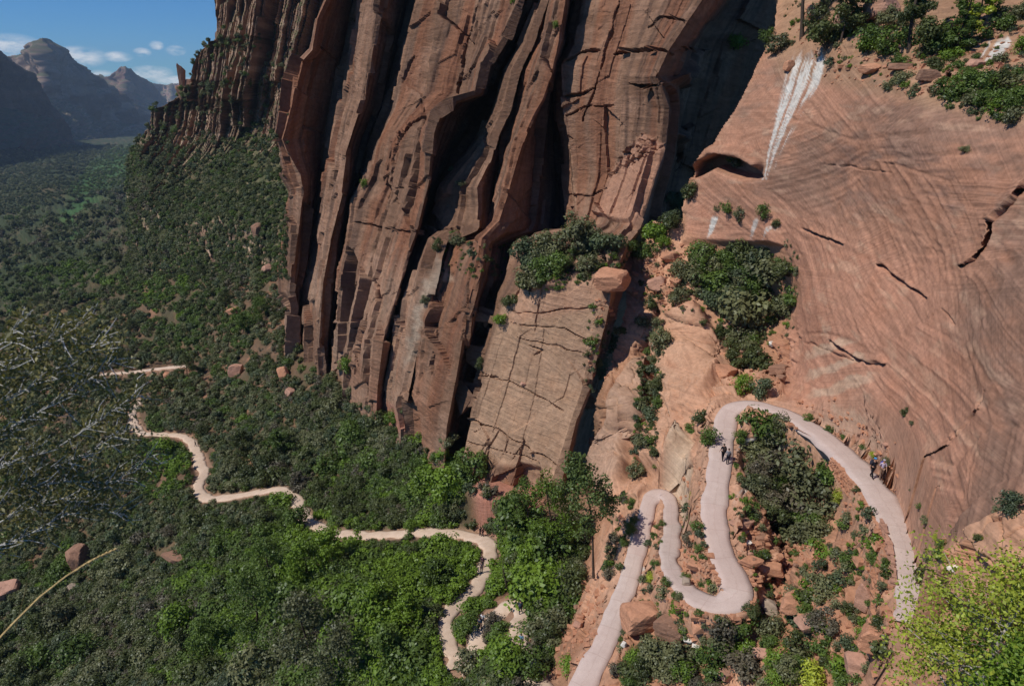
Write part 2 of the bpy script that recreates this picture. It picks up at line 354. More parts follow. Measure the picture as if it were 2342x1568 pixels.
cxx, cyy = np.meshgrid(cgx, cgy); cv_ = np.concatenate([tps(cxx[i:i + 20], cyy[i:i + 20]) for i in range(0, len(cyy), 20)])
gx = np.arange(GX0, GX1, ST); gy = np.arange(GY0, GY1, ST); GPX, GPY = np.meshgrid(gx, gy)
def bil(px, py):
    fx = np.clip((px - GX0) / 10, 0, len(cgx) - 1.001); fy = np.clip((py - GY0) / 10, 0, len(cgy) - 1.001)
    ix = fx.astype(int); iy = fy.astype(int); fx -= ix; fy -= iy
    return (cv_[iy, ix] * (1 - fx) + cv_[iy, ix + 1] * fx) * (1 - fy) + (cv_[iy + 1, ix] * (1 - fx) + cv_[iy + 1, ix + 1] * fx) * fy
inv = np.clip(bil(GPX, GPY), 1000 / 6000.0, 1000 / 8.0)
GP = at(GPX, GPY, 1000.0 / inv)  # grid even in image pixels, back-projected at estimated depths
GN = normals(GP)
GD = np.linalg.norm(GP, axis=-1)

# --- regions of bare rock (image-pixel polygons)
SLAB = [(1750,130),(1900,128),(2050,190),(2120,240),(2342,290),(2640,330),(2640,1200),(2342,1260),(2160,1250),(2150,1180),(2060,1060),(1960,990),(1870,950),(1790,925),(1800,760),(1830,650),(1790,560),(1650,560),(1570,530),(1600,400)]
dsl = psd(GPX, GPY, SLAB); slab = sst(-25, 15, dsl)
right = sst(1250, 1400, GPX + (GPY - 1200) * 0.15)
left = 1 - right
hp = GP
n1 = fbm(hp, (.06, .06, .06), 5, 3); n2 = fbm(hp, (.35, .35, .5), 4, 9)
wq = hp + 2.5 * fbm(hp, (.05,) * 3, 2, 601)[..., None]
g_s, i_s = cells(wq, (.045, .045, .13), 602)
hb = hp[..., 2] + (i_s - .5) * 1.1 * hp[..., 0] + (np.mod(i_s * 7.3, 1) - .5) * 1.1 * hp[..., 1] + .5 * n1
bq = np.stack([hp[..., 0] * .05, hp[..., 1] * .05, hb * 2.0], -1); bed = fbm(bq, (1, 1, 1), 4, 603, .6)
bedge = 1 - sst(0, .06, g_s)
disp = slab * (.055 * sst(-.3, .35, bed) + .05 * bed - .10 * bedge * sst(-.2, .2, n1))
disp += slab * (n1 * .6 + 0.07 * fbm(hp + 4 * n1[..., None], (.15, .15, 2.4), 3, 21))
# block-jointed broken rock outside the slab
brk = right * (1 - slab)
cg, cid = cells(hp + n2[..., None] * 0.5, (.55, .55, .9), 5)
cg2, cid2 = cells(hp, (1.5, 1.5, 2.2), 8)
bo, bg_, bv, br_, bt = columns(hp[..., 0] * .8 + .35 * hp[..., 1] + n1 * 2, hp[..., 2] * 1.6 + .3 * hp[..., 0] + n1, 3.4, 2.6, 571)
disp += brk * (n1 * 1.0 + n2 * 0.25 + (bo * .75 + bt * .8 - .45 * (1 - sst(0, .18, bg_)) * (br_ > .6)) * sst(-.25, .15, n1))
RUB = [[(1820,925),(1870,935),(1960,965),(2030,1000),(2060,1040),(2040,1075),(1960,1015),(1880,965)],[(1640,850),(1700,840),(1790,750),(1820,760),(1800,900),(1700,905),(1650,900)],
       [(1660,1170),(1740,1180),(1830,1270),(1900,1200),(1830,1330),(1760,1360),(1700,1340),(1660,1250)],[(1560,1260),(1600,1230),(1640,1270),(1650,1340),(1600,1350),(1560,1320)],
       [(1500,1350),(1560,1380),(1640,1410),(1700,1410),(1680,1460),(1580,1480),(1540,1420)],[(1770,1380),(1860,1400),(1900,1470),(1860,1520),(1800,1480)],[(1470,600),(1560,580),(1560,680),(1480,700)],[(1360,680),(1420,700),(1400,860),(1340,870)],
       [(1900,1100),(1960,1130),(2030,1230),(2040,1330),(1990,1300),(1950,1220)],[(2080,1080),(2120,1130),(2170,1260),(2150,1300),(2090,1180)],[(1800,1200),(1900,1240),(1860,1320),(1780,1300)]]
rub = np.zeros(GPX.shape)
for p in RUB: rub = np.maximum(rub, sst(-22, 12, psd(GPX, GPY, p)))
rub = rub * right
disp += rub * ((cid - .4) * 1.0 - 0.45 * (1 - sst(0, .10, cg)) + (cid2 - .5) * .22 - .12 * (1 - sst(0, .12, cg2)))
disp += brk * (1 - rub) * (-0.5 * (1 - sst(0, .05, cg)) * sst(-.1, .3, n1) + 0.12 * fbm(hp, (.2, .2, 3), 3, 31))
# left: hummocky talus under scrub
disp += left * np.clip(GD / 120, .6, 9) * (1.6 * fbm(hp, (.03, .03, .03), 4, 40) + .5 * fbm(hp, (.2, .2, .2), 3, 41)) * (1 - .7 * sst(900, 2500, GD))
# gullies and swells of the far valley side
far = sst(350, 900, GD) * left
disp += far * 22 * ridged(hp, (.004, .004, .004), 3, 50) * (1 - sst(2200, 3300, GD))
for pl_, up_, e0_, e1_ in [([(1508,735),(1595,692),(1692,835),(1640,900),(1600,960),(1572,1100),(1488,1092),(1522,900)], 2.2, -5, 12), ([(1442,790),(1492,840),(1462,1000),(1425,1150),(1340,1130),(1362,1070)], 1.8, -4, 16),
        ([(1850,1290),(1990,1220),(2010,1300),(1960,1440),(1900,1500),(1800,1420)], 1.3, -8, 30), ([(2170,1330),(2235,1235),(2342,1135),(2700,1020),(2700,1500),(2342,1480),(2230,1400)], 2.0, -5, 40), ([(1440,1330),(1485,1200),(1500,1330),(1470,1400),(1400,1520),(1380,1500)], .5, -6, 14),
        ([(1605,560),(1640,600),(1590,690),(1500,700),(1520,620)], .8, -5, 20)]:
    disp += up_ * sst(e0_, e1_, psd(GPX, GPY, pl_) + 8 * n2)
GP = GP + GN * disp[..., None]
# creases, cracks and undercuts (image-pixel lines, width px, depth m)
def groove(P, N, px, py, pts, wpx, dep, soft=1.0):
    bb = (px > min(p[0] for p in pts) - 40) & (px < max(p[0] for p in pts) + 40) & (py > min(p[1] for p in pts) - 40) & (py < max(p[1] for p in pts) + 40)
    jx = px[bb] + 5 * vnoise(P[bb][:, 0] * .4, P[bb][:, 1] * .4, P[bb][:, 2] * .4, 77) ; jy = py[bb] + 5 * vnoise(P[bb][:, 0] * .4 + 50, P[bb][:, 1] * .4, P[bb][:, 2] * .4, 78)
    d = dline(jx, jy, pts); e0 = np.hypot(jx - pts[0][0], jy - pts[0][1]); e1 = np.hypot(jx - pts[-1][0], jy - pts[-1][1]); lt = sst(0, 28, np.minimum(e0, e1) + 6)
    wv_ = wpx * (.45 + .45 * vnoise(jx * .05, jy * .05, jx * 0, 79)) * (.35 + .65 * lt) + .6
    k = (1 - sst(wv_ * .3, wv_ * soft + .01, d)) * dep * (.5 + .5 * lt)
    P[bb] -= N[bb] * k[:, None]
GPXd, GPYd = GPX, GPY
GR = [([(2400,370),(2342,420),(2300,462),(2262,500)],13,3.4),([(2262,500),(2265,520),(2250,560),(2225,590),(2202,600)],7,.9),([(2200,600),(2195,606)],7,1.2),
 ([(1830,525),(1870,535),(1925,556)],6,.7),([(2010,600),(2060,640),(2110,675)],7,.7),([(2150,700),(2180,740)],5,.35),([(2260,900),(2240,940),(2215,965),(2170,1000)],6,.8),([(2100,1040),(2140,1030),(2160,1020)],6,.9),([(1900,775),(1960,820),(2010,828)],7,.8),([(1990,825),(2012,828)],9,1.0),
 ([(1840,780),(1900,800),(1960,825)],4,.35),([(1880,372),(1960,385),(2040,398)],3,.25),([(2090,1100),(2130,1150),(2150,1190)],8,1.4),([(2100,1120),(2150,1110)],5,.8),
 ([(1645,600),(1600,640),(1590,700)],5,.8),([(1505,700),(1505,800),(1495,870),(1478,980),(1455,1090)],16,2.0),([(1405,860),(1385,960),(1350,1080)],7,1.5),([(1640,740),(1700,830)],4,.5),([(1615,770),(1680,850)],3,.4),([(1560,800),(1640,860)],3,.3),
 ([(1690,870),(1640,860)],6,.8),([(1740,850),(1800,860)],5,.9),([(1900,1240),(1840,1300),(1820,1340)],9,1.6),([(2010,1230),(1960,1330),(1950,1400)],6,.6),([(1790,1420),(1850,1400)],6,1.0),([(1800,1450),(1860,1430)],7,1.2),([(1600,1270),(1640,1320)],5,.5)]
for pts, wd, dp in GR: groove(GP, GN, GPXd, GPYd, pts, wd, dp)
for pts, wd, dp in [([(2400,372),(2342,422),(2300,464),(2264,500)],8,2.6),([(2262,502),(2264,522),(2248,560),(2222,592),(2198,606)],5,1.5),([(1852,527),(1885,540),(1925,556)],3.5,1.3),([(2010,602),(2060,642),(2112,676)],4.5,1.5),([(1905,778),(1960,820),(1990,826)],3.5,1.1),([(1985,824),(2014,830)],6,2.0),
   ([(2085,1100),(2130,1150),(2160,1200),(2168,1240)],8,2.4),([(2098,1042),(2140,1030),(2165,1016)],4,1.2),([(2175,1000),(2215,965),(2242,938)],4.5,1.4),([(2108,1122),(2150,1110)],4,1.0),([(2062,1045),(2040,1020),(2020,1000)],4,1.2),([(1795,850),(1740,848)],5,1.4),([(1690,862),(1645,862)],4,1.2),([(1860,946),(1960,985)],2.5,.8),([(2170,165),(2130,195),(2125,205)],4,1.4)]:
    jx = GPX + 4 * vnoise(GP[..., 0] * .5, GP[..., 1] * .5, GP[..., 2] * .5, 81); jy = GPY + 4 * vnoise(GP[..., 0] * .5 + 40, GP[..., 1] * .5, GP[..., 2] * .5, 82)
    d_ = dline(jx, jy - wd * .7, pts); du_ = dline(jx, jy + wd * .8, pts)
    GP += C(.6, .8, 0) * (dp * (1 - sst(wd * .6, wd * 1.1, d_)))[..., None] - C(.6, .8, 0) * (.32 * dp * (1 - sst(wd * .3, wd * 2.2, du_)) * (d_ > wd))[..., None]
# shallow alcove with an overhanging lip above it (left part of the slab)
AR = [(1588,408),(1606,368),(1645,352),(1700,364),(1732,384),(1746,406),(1705,410),(1668,399),(1640,384),(1612,402)]
ds = psd(GPX, GPY, AR); GP += C(.55, .83, 0) * (sst(-1, 4, ds) * 4.5)[..., None]
lip = (1 - sst(2, 22, dline(GPX, GPY, [(1595,372),(1625,346),(1690,352),(1728,374)]))) * (ds < 0) * (GPY < 420)
GP -= C(.55, .83, -.1) * (lip * 2.6)[..., None]
ds = psd(GPX, GPY, [(1590,410),(1640,385),(1700,405),(1750,408),(1762,480),(1790,560),(1560,560),(1570,480)]); GP += GN * (sst(-6, 14, ds) * 1.0)[..., None]
# bench the ground for the trails
def near_trail(P, Q, chunk=40000):
    V = P.reshape(-1, 3).astype(np.float32); q = Q.astype(np.float32); bd = np.full(len(V), 1e9, np.float32); bi = np.zeros(len(V), int)
    for i in range(0, len(V), chunk):
        v = V[i:i + chunk]
        d = (v[:, None, 0] - q[None, :, 0]) ** 2 + (v[:, None, 1] - q[None, :, 1]) ** 2 + 0.04 * (v[:, None, 2] - q[None, :, 2]) ** 2
        j = d.argmin(1); bi[i:i + chunk] = j; bd[i:i + chunk] = np.hypot(v[:, 0] - q[j, 0], v[:, 1] - q[j, 1]) + 2.0 * np.maximum(0, np.abs(v[:, 2] - q[j, 2]) - 5)
    return bd.reshape(P.shape[:-1]), bi.reshape(P.shape[:-1])
sel = (GD < 330) & (GPY > 780)
bd, bi = near_trail(GP[sel], TALL)
hw = TALL[bi, 3] / 2; zt = TALL[bi, 2] - 0.16
isC = bi < len(TR['conc'])
wgt = 1 - sst(hw * 1.08 + 0.38, hw * 1.08 + np.where(isC, 0.85, 2.3), bd)
tmp = GP[sel]; tmp[:, 2] = lerp(tmp[:, 2], zt, wgt); GP[sel] = tmp
TRD = np.full(GPX.shape, 99.0); TRD[sel] = bd - hw
GN2 = normals(GP)

# --- colour of the ground
def cmix(a, b, t): return a + (b - a) * np.asarray(t)[..., None]
sn = fbm(GP, (.05, .05, .09), 5, 60); sn2 = fbm(GP, (.3, .3, 1.2), 4, 61); sn3 = fbm(GP, (.9, .9, 2.5), 3, 62)
c = np.broadcast_to(C(.37, .195, .125), GP.shape).copy()
c = cmix(c, C(.50, .285, .19), sst(-.15, .35, sn + .4 * sn2))
# the pale streaky orange slab, darker weathered brown above, cleaner pink below the undercut line
cs = np.broadcast_to(C(.385, .205, .135), GP.shape).copy()
low = sst(-60, 50, GPY - (520 + .28 * (GPX - 1850)) + 60 * sn)
low = low * (1 - sst(2120, 2280, GPX + 90 * sn - .12 * (GPY - 900)))
cs = cmix(cs, C(.25, .150, .108), sst(-.1, .3, sn + .5 * sn2) * (1 - low) * .85)
cs = cmix(cs, C(.46, .238, .158), low * .8)
cs = cmix(cs, C(.54, .35, .24), sst(.15, .5, sn2) * .4)
cs = cs * (1 + .28 * np.clip(bed, -.5, .5) - .08 * bedge)[..., None] * C(.92, .92, .96)
pal = sst(-10, 25, psd(GPX + 40 * sn, GPY + 40 * sn2, [(1850,760),(1960,770),(2010,830),(1980,900),(2050,960),(1990,1010),(1900,960),(1850,900),(1830,820)]))
wv = .5 + .5 * np.sin(GPX * .045 + GPY * .11 + 7 * sn + 2 * sn2)
cs = cmix(cs, C(.50, .42, .32), pal * sst(.35, .8, wv + .5 * sn2) * .4)
dk = sst(0, 30, psd(GPX + 60 * sn, GPY + 60 * sn2, [(1900,300),(2150,330),(2340,420),(2300,520),(2050,520),(1930,480)]))
cs = cmix(cs, C(.24, .14, .11), dk * .5 * sst(-.2, .3, sn2 + sn))
c = cmix(c, cs, slab)
# gullied base and gravel near the path
gv = right * (1 - sst(0.2, 1.6, TRD)); c = cmix(c, C(.45, .27, .19), gv * .6)
# white mineral streaks where seeps run down the rock
def streakset(c, poly_l, poly_r, n, s0, amt=1.0, fade=1.0):
    L = np.array(poly_l, float); Rr = np.array(poly_r, float)
    xl = np.interp(GPY, L[:, 1], L[:, 0]); xr = np.interp(GPY, Rr[:, 1], Rr[:, 0])
    u = (GPX - xl) / (xr - xl + 1e-6); ins = (u > -.05) & (u < 1.05) & (GPY > L[0, 1] - 6) & (GPY < L[-1, 1])
    f = vnoise(u * n, GPY * .006, 0 * u, s0) + .5 * vnoise(u * n * 2.6, GPY * .012, 0 * u, s0 + 1) + .35 * vnoise(u * n * 6, GPY * .05, 0 * u, s0 + 2)
    v = (GPY - L[0, 1]) / (L[-1, 1] - L[0, 1])
    k = sst(-.55 + .5 * np.clip(v, 0, 1), .05 + .5 * np.clip(v, 0, 1), f + .15) * ins * sst(0, .1, u) * (1 - sst(.9, 1, u)) * (1 - fade * sst(.55, 1.05, v + .3 * f)) * sst(-.02, .12, v + .08 * f)
    return cmix(c, C(.52, .50, .48), np.clip(k * amt, 0, 1)), k
c, k1 = streakset(c, [(1812,118),(1795,170),(1770,260),(1748,350),(1745,412)], [(1900,125),(1882,190),(1835,270),(1790,350),(1758,412)], 9, 300, 1.1, 0.25)
c, k2 = streakset(c, [(1636,495),(1628,530),(1618,560)], [(1655,495),(1640,530),(1620,560)], 2, 310, 1.0)
c, k3 = streakset(c, [(1735,500),(1722,560)], [(1750,500),(1724,560)], 2, 320, .8)
c, k3 = streakset(c, [(1765,515),(1752,560)], [(1784,515),(1755,560)], 2, 324, .9)
c, k4 = streakset(c, [(2262,85),(2240,120),(2200,160)], [(2318,88),(2285,125),(2240,160)], 4, 330, 1.2)
c, k5 = streakset(c, [(1722,1060),(1690,1110),(1655,1165)], [(1752,1050),(1722,1110),(1672,1165)], 2, 340, 1.4)
c, k6 = streakset(c, [(1700,1000),(1668,1045)], [(1712,1000),(1680,1045)], 1.5, 350, 1.2)
c, k7 = streakset(c, [(1480,1265),(1472,1320)], [(1490,1265),(1484,1320)], 1.5, 352, 1.0)
c, k8 = streakset(c, [(2325,1155),(2275,1200),(2235,1262)], [(2342,1155),(2290,1215),(2245,1262)], 1.5, 354, 1.0)
# pale ribs in the gully, rusty seams
rb = sst(0, 25, psd(GPX, GPY, [(1510,720),(1600,690),(1680,790),(1640,900),(1570,950),(1570,1100),(1480,1090),(1520,900)]))
c = cmix(c, C(.47, .28, .19), rb * sst(-.3, .3, sn2 + .2) * .8 * (1 - slab))
rb = sst(0, 15, psd(GPX, GPY, [(1440,800),(1490,850),(1460,1000),(1420,1150),(1370,1120),(1360,1080)]))
c = cmix(c, C(.40, .27, .20), rb * .7)
rb = sst(0, 15, psd(GPX, GPY, [(1565,930),(1600,1000),(1610,1200),(1570,1190),(1560,1100)]))
c = cmix(c, C(.46, .37, .28), rb * .7)
# pink mudstone at the foot of the wall
pk = sst(-15, 20, psd(GPX, GPY, [(1050,1040),(1150,1060),(1240,1110),(1260,1190),(1200,1200),(1080,1160)])); c = cmix(c, C(.36, .17, .13), pk * .9)
# leaf litter and soil under scrub on the left
soil = np.broadcast_to(C(.13, .085, .055), GP.shape).copy()
soil = cmix(soil, C(.28, .15, .095), sst(.0, .4, fbm(GP, (.12, .12, .12), 5, 66, .65)))
soil = cmix(soil, C(.060, .066, .036), sst(-.1, .3, fbm(GP, (.02, .02, .02), 3, 67)) * .6)
farsoil = cmix(np.broadcast_to(C(.045, .060, .032), GP.shape), C(.105, .085, .055), sst(.05, .4, fbm(GP, (.02, .02, .02), 6, 68, .65)))
farsoil = cmix(farsoil, C(.05, .115, .04), (1 - sst(12, 50, dline(GPX, GPY, [(170,520),(200,440),(235,400),(285,370)]))) * .8)
soil = cmix(soil, farsoil, sst(350, 800, GD))
c = cmix(c, soil, left * (1 - pk))
gtr = (1 - sst(0.1, 1.3, TRD)) * left; c = cmix(c, C(.40, .25, .18), gtr * .75)
# top-right bench soil
c = cmix(c, C(.26, .17, .11), sst(-20, 20, 190 + .22 * (GPX - 1750) - GPY - 30) * sst(1750, 1800, GPX) * .6 * (1 - np.clip(k1 + k4, 0, 1)))
c *= (1 + .16 * sn3)[..., None]
GCUT = [(-300,300),(560,300),(640,620),(680,740),(760,800),(840,860),(940,920),(1040,960),(1240,1010),(1338,1060),(1352,1000),(1378,900),(1410,790),(1435,700),(1430,620),(1420,560),(1500,510),(1560,500),(1575,420),(1600,370),(1680,250),(1735,130),(1770,60),(1790,-150),(2640,-150),(2640,1790),(-300,1790)]
GMASK = inpoly(GPX, GPY, GCUT)
ground = grid_mesh('ground', GP, np.clip(c, .01, .9), GMASK, M['ground']); prop(ground, kind='structure')
SURF = [(GP[GMASK], GN2[GMASK])]

# ------------------------------------------------------------------ big wall: buttresses lofted, in image coordinates, between arêtes
def loft(name, E, rows, nseg, mat, colf, dispf, grooves=(), push=(-.55, -.83, 0), pk=.25):
    """E: list of edges; each edge = list of (py, px, Y) ; straight faces between neighbours"""
    rows = np.array(rows, float); X = []; Yv = []
    for e in E:
        a = np.array(e, float); X.append(np.interp(rows, a[:, 0], a[:, 1])); Yv.append(np.interp(rows, a[:, 0], a[:, 2]))
    X = np.array(X); Yv = np.array(Yv); PX = []; PY_ = []; U = []; u0 = 0
    for k in range(len(E) - 1):
        n = nseg[k]; t = np.arange(n) / n
        wdt = float(np.mean(np.hypot((X[k + 1] - X[k]) * .08, Yv[k + 1] - Yv[k])))
        for tt in t:
            iv = lerp(1 / Yv[k], 1 / Yv[k + 1], tt); PX.append(lerp(X[k], X[k + 1], tt)); PY_.append(1 / iv); U.append(np.full(len(rows), u0 + wdt * tt))
        u0 += wdt
    PX.append(X[-1]); PY_.append(Yv[-1]); U.append(np.full(len(rows), u0))
    PX = np.array(PX).T; YY = np.array(PY_).T; U = np.array(U).T; RY = np.broadcast_to(rows[:, None], PX.shape)
    P = at(PX, RY, YY); N = normals(P)
    P = P + (C(*push) * pk + N * (1 - pk)) * dispf(P, U, PX, RY)[..., None]
    qx, qy, _ = pix(P)
    N = normals(P)
    for pts, wd, dp in grooves: groove(P, N, qx, qy, pts, wd, dp)
    N = normals(P); col_ = colf(P, U, qx, qy, N)
    o = grid_mesh(name, P, np.clip(col_, .01, .9), None, mat, False); prop(o, kind='structure'); SURF.append((P.reshape(-1, 3), N.reshape(-1, 3)))
    return o
def YY(xs, up, lo, brk=(500, 620)):
    """attach depths: up above the ledge, lo below"""
    out = []
    for y, x in xs:
        t = (y - brk[0]) / (brk[1] - brk[0]); t = min(1, max(0, t)); s = (up + (lo - up) * t) + max(0, -(y - 500)) * 0.012 + t * (900 - min(1100, max(560, y))) * 0.012
        out.append((y, x, s))
    return out
W0 = [(-160,790),(0,742),(45,722),(115,707),(140,682),(200,667),(279,652),(318,640),(348,647),(400,642),(438,662),(547,647),(667,637),(700,662),(780,660),(860,652),(1150,640)]
wm1 = [(-160,798),(0,750),(45,729),(115,715),(140,692),(200,677),(279,660),(318,648),(360,664),(400,686),(438,692),(547,680),(667,666),(700,676),(780,672),(860,664),(1150,652)]
wc1 = [(-160,832),(0,809),(75,794),(164,774),(239,759),(309,744),(398,732),(473,717),(518,712),(598,704),(672,688),(717,684),(800,682),(900,678),(1150,670)]
wc2 = [(-160,905),(0,869),(30,864),(125,849),(224,834),(299,809),(349,794),(438,784),(503,769),(548,756),(647,738),(781,728),(850,735),(1150,720)]
wn23= [(-160,965),(0,935),(80,915),(164,893),(249,874),(339,838),(413,822),(463,800),(548,790),(603,782),(700,768),(780,765),(860,762),(1150,745)]
wc3 = [(-160,995),(0,963),(80,939),(164,916),(249,899),(339,859),(388,849),(413,844),(463,817),(498,814),(548,807),(603,796),(686,785),(760,778),(860,772),(1150,755)]
wcm = [(-160,1120),(0,1093),(75,1078),(150,1060),(214,1048),(300,950),(400,925),(500,890),(560,870),(640,850),(720,828),(822,806),(877,802),(1150,790)]
wc5 = [(-160,1220),(0,1192),(75,1163),(149,1118),(219,1103),(240,1030),(262,1000),(299,988),(358,981),(413,978),(473,963),(518,953),(563,939),(637,919),(717,894),(771,878),(877,864),(917,862),(1150,850)]
wn56= [(-160,1250),(0,1228),(30,1218),(100,1190),(164,1150),(249,1112),(309,1080),(363,1040),(428,1003),(473,993),(518,976),(548,955),(600,934),(686,902),(788,885),(866,867),(924,864),(1150,854)]
wc6 = [(-160,1262),(0,1240),(30,1227),(100,1202),(164,1163),(249,1138),(309,1118),(363,1075),(428,1015),(473,1003),(518,985),(548,960),(600,940),(686,906),(788,889),(866,870),(924,866),(1000,862),(1150,860)]
wc7 = [(-160,1268),(0,1248),(30,1236),(100,1213),(164,1182),(249,1162),(309,1134),(363,1120),(428,1090),(473,1093),(518,1090),(548,1018),(600,1004),(686,988),(754,963),(798,957),(839,947),(924,928),(979,937),(1150,930)]
wn78= [(-160,1272),(0,1250),(30,1239),(100,1216),(164,1187),(249,1170),(309,1150),(363,1140),(428,1130),(473,1120),(518,1108),(548,1022),(600,1009),(686,992),(771,968),(856,952),(924,933),(979,941),(1150,934)]
wc8 = [(-160,1276),(15,1245),(100,1219),(159,1192),(224,1180),(299,1165),(398,1150),(498,1125),(530,1116),(548,1026),(600,1013),(686,997),(771,973),(856,957),(924,938),(979,945),(1150,938)]
wc9 = [(-160,1325),(0,1292),(100,1277),(164,1262),(224,1242),(289,1209),(359,1185),(448,1160),(508,1140),(548,1102),(600,1095),(686,1073),(856,1045),(975,1022),(1150,1010)]
wn90= [(-160,1350),(0,1318),(100,1298),(149,1270),(274,1270),(324,1278),(423,1288),(528,1290),(560,1165),(640,1150),(686,1130),(780,1110),(880,1075),(930,1066),(1010,1050),(1150,1030)]
wc10= [(-160,1360),(0,1327),(100,1307),(149,1279),(274,1284),(324,1293),(423,1303),(528,1317),(545,1200),(640,1176),(686,1156),(780,1130),(880,1104),(930,1090),(1010,1070),(1035,1064),(1150,1050)]
wcA = [(-160,1480),(0,1450),(100,1425),(200,1400),(300,1390),(400,1390),(520,1350),(560,1260),(640,1240),(780,1215),(900,1190),(1035,1150),(1150,1120)]
wc11= [(-160,1640),(0,1602),(52,1567),(109,1528),(175,1500),(197,1512),(245,1526),(332,1519),(368,1513),(494,1471),(525,1458),(560,1430),(650,1392),(720,1382),(800,1362),(880,1342),(960,1312),(1085,1277),(1150,1262)]
wn12= [(-160,1720),(0,1680),(109,1600),(245,1570),(400,1540),(525,1510),(600,1450),(720,1400),(880,1368),(1000,1340),(1150,1320)]
wc12= [(-160,1860),(0,1830),(130,1790),(400,1660),(520,1600),(600,1540),(700,1480),(900,1440),(1060,1390),(1150,1380)]
E3 = [YY([(y, x + 60) for y, x in W0], 240, 230), YY([(y, x + 6) for y, x in W0], 188, 180), YY(W0, 172, 165), YY(wm1, 168, 160), YY(wc1, 183, 168), YY(wc2, 150, 144), YY(wn23, 168, 158), YY(wc3, 152, 144), YY(wcm, 140, 131),
      YY(wc5, 127, 119), YY(wn56, 150, 130), YY(wc6, 134, 122), YY(wc7, 125, 109), YY(wn78, 134, 116), YY(wc8, 127, 110), YY(wc9, 118, 99), YY(wn90, 138, 114), YY(wc10, 121, 98), YY(wcA, 116, 93), YY(wc11, 106, 87), YY(wn12, 128, 104), YY(wc12, 132, 112)]
NSEG = [10, 8, 8, 30, 42, 24, 12, 46, 46, 36, 14, 24, 8, 10, 34, 40, 12, 60, 74, 40, 40]
def wall_disp(P, U, px, py):
    q = np.stack([U, U * 0, P[..., 2]], -1)
    a = fbm(q, (.16, 1, .035), 4, 90) * 1.9
    ledge = fbm(q, (.03, 1, .35), 4, 92) * .9
    b1, i1 = cells(q + .9 * fbm(P, (.15,) * 3, 2, 95)[..., None], (.20, 1, .075), 93)
    b2, i2 = cells(q + .6 * fbm(P, (.3,) * 3, 2, 96)[..., None], (.42, 1, .13), 98)
    tan = sst(-5, 15, psd(px, py, [(1150,690),(1200,655),(1390,640),(1385,720),(1340,900),(1280,1090),(1060,1040)]))
    f8 = sst(-5, 15, psd(px, py, [(1340,-160),(1640,-160),(1528,109),(1520,340),(1460,520),(1310,520),(1290,300)]))
    k = 1 - .78 * tan - .45 * f8
    wu = U + .4 * fbm(P, (.06,) * 3, 2, 94); wz = P[..., 2] + 2 * fbm(P, (.06,) * 3, 2, 97)
    o1, g1, v1, r1, t1 = columns(wu + .10 * wz, wz + .5 * wu, 9.5, 19, 501); o2, g2, v2, r2, t2_ = columns(wu + 2.3 - .05 * wz, wz - .7 * wu, 4.2, 8.5, 511); o3, g3, v3, r3, t3_ = columns(wu * 1.1, wz + .3 * wu, 1.7, 4.5, 521)
    jt = o1 * 1.7 + t1 * .8 + (o2 * .75 + t2_ * .6) + (o3 * .12 + t3_ * .3) - .7 * (1 - sst(0, .25, g1)) * (r1 > .55) - .3 * (1 - sst(0, .2, g2)) * (r2 > .7) - .5 * (1 - sst(0, .3, v1)) * (r1 > .6)
    return (a * .25 + ledge * .2 + jt - 1.2) * k + .13 * fbm(P, (.5, .5, .9), 4, 99) + .05 * fbm(P, (.2, .2, 3), 3, 88)
def wall_col(P, U, px, py, N):
    q = np.stack([U, U * 0, P[..., 2]], -1)
    a = fbm(P, (.05, .05, .05), 4, 100); st = fbm(q, (.7, 1, .03), 4, 101); hs = fbm(P, (.08, .08, .8), 4, 102)
    c = np.broadcast_to(C(.205, .118, .080), P.shape)
    c = cmix(c, C(.300, .178, .124), sst(-.2, .35, a + .4 * hs))
    c = cmix(c, C(.09, .056, .045), sst(.0, .45, st + .3 * a) * .7)
    c = cmix(c, C(.25, .10, .055), sst(.05, .4, fbm(q, (.25, 1, .02), 3, 105)) * .55)
    tan = sst(-8, 8, psd(px, py, [(1150,690),(1200,655),(1400,635),(1385,720),(1340,900),(1280,1090),(1055,1040)]))
    c = cmix(c, C(.41, .262, .178), tan * .9); c = cmix(c, C(.33, .21, .15), tan * sst(.0, .5, a + .4 * hs) * .6)
    topt = sst(-8, 8, psd(px, py, [(1200,600),(1420,580),(1400,700),(1160,740)])); c = cmix(c, C(.45, .26, .18), topt * .6)
    blk = sst(-4, 6, psd(px, py, [(1396,394),(1471,302),(1524,332),(1515,368),(1471,494),(1458,525),(1361,490)])); c = cmix(c, C(.42, .23, .16), blk * .8)
    lo = sst(520, 700, py) * (1 - tan); c = cmix(c, C(.38, .25, .18), lo * sst(-.3, .3, a) * .5)
    gre = sst(0, 20, psd(px + 20 * hs, py, [(1000,560),(1040,640),(980,700),(950,830),(910,860),(940,700)])); c = cmix(c, C(.42, .36, .29), gre * .5)
    pk = sst(-10, 10, psd(px, py, [(860,900),(900,930),(930,985),(860,990)])); c = cmix(c, C(.38, .18, .13), pk)
    return c * (1 + .15 * fbm(P, (1, 1, 2.5), 3, 103))[..., None]
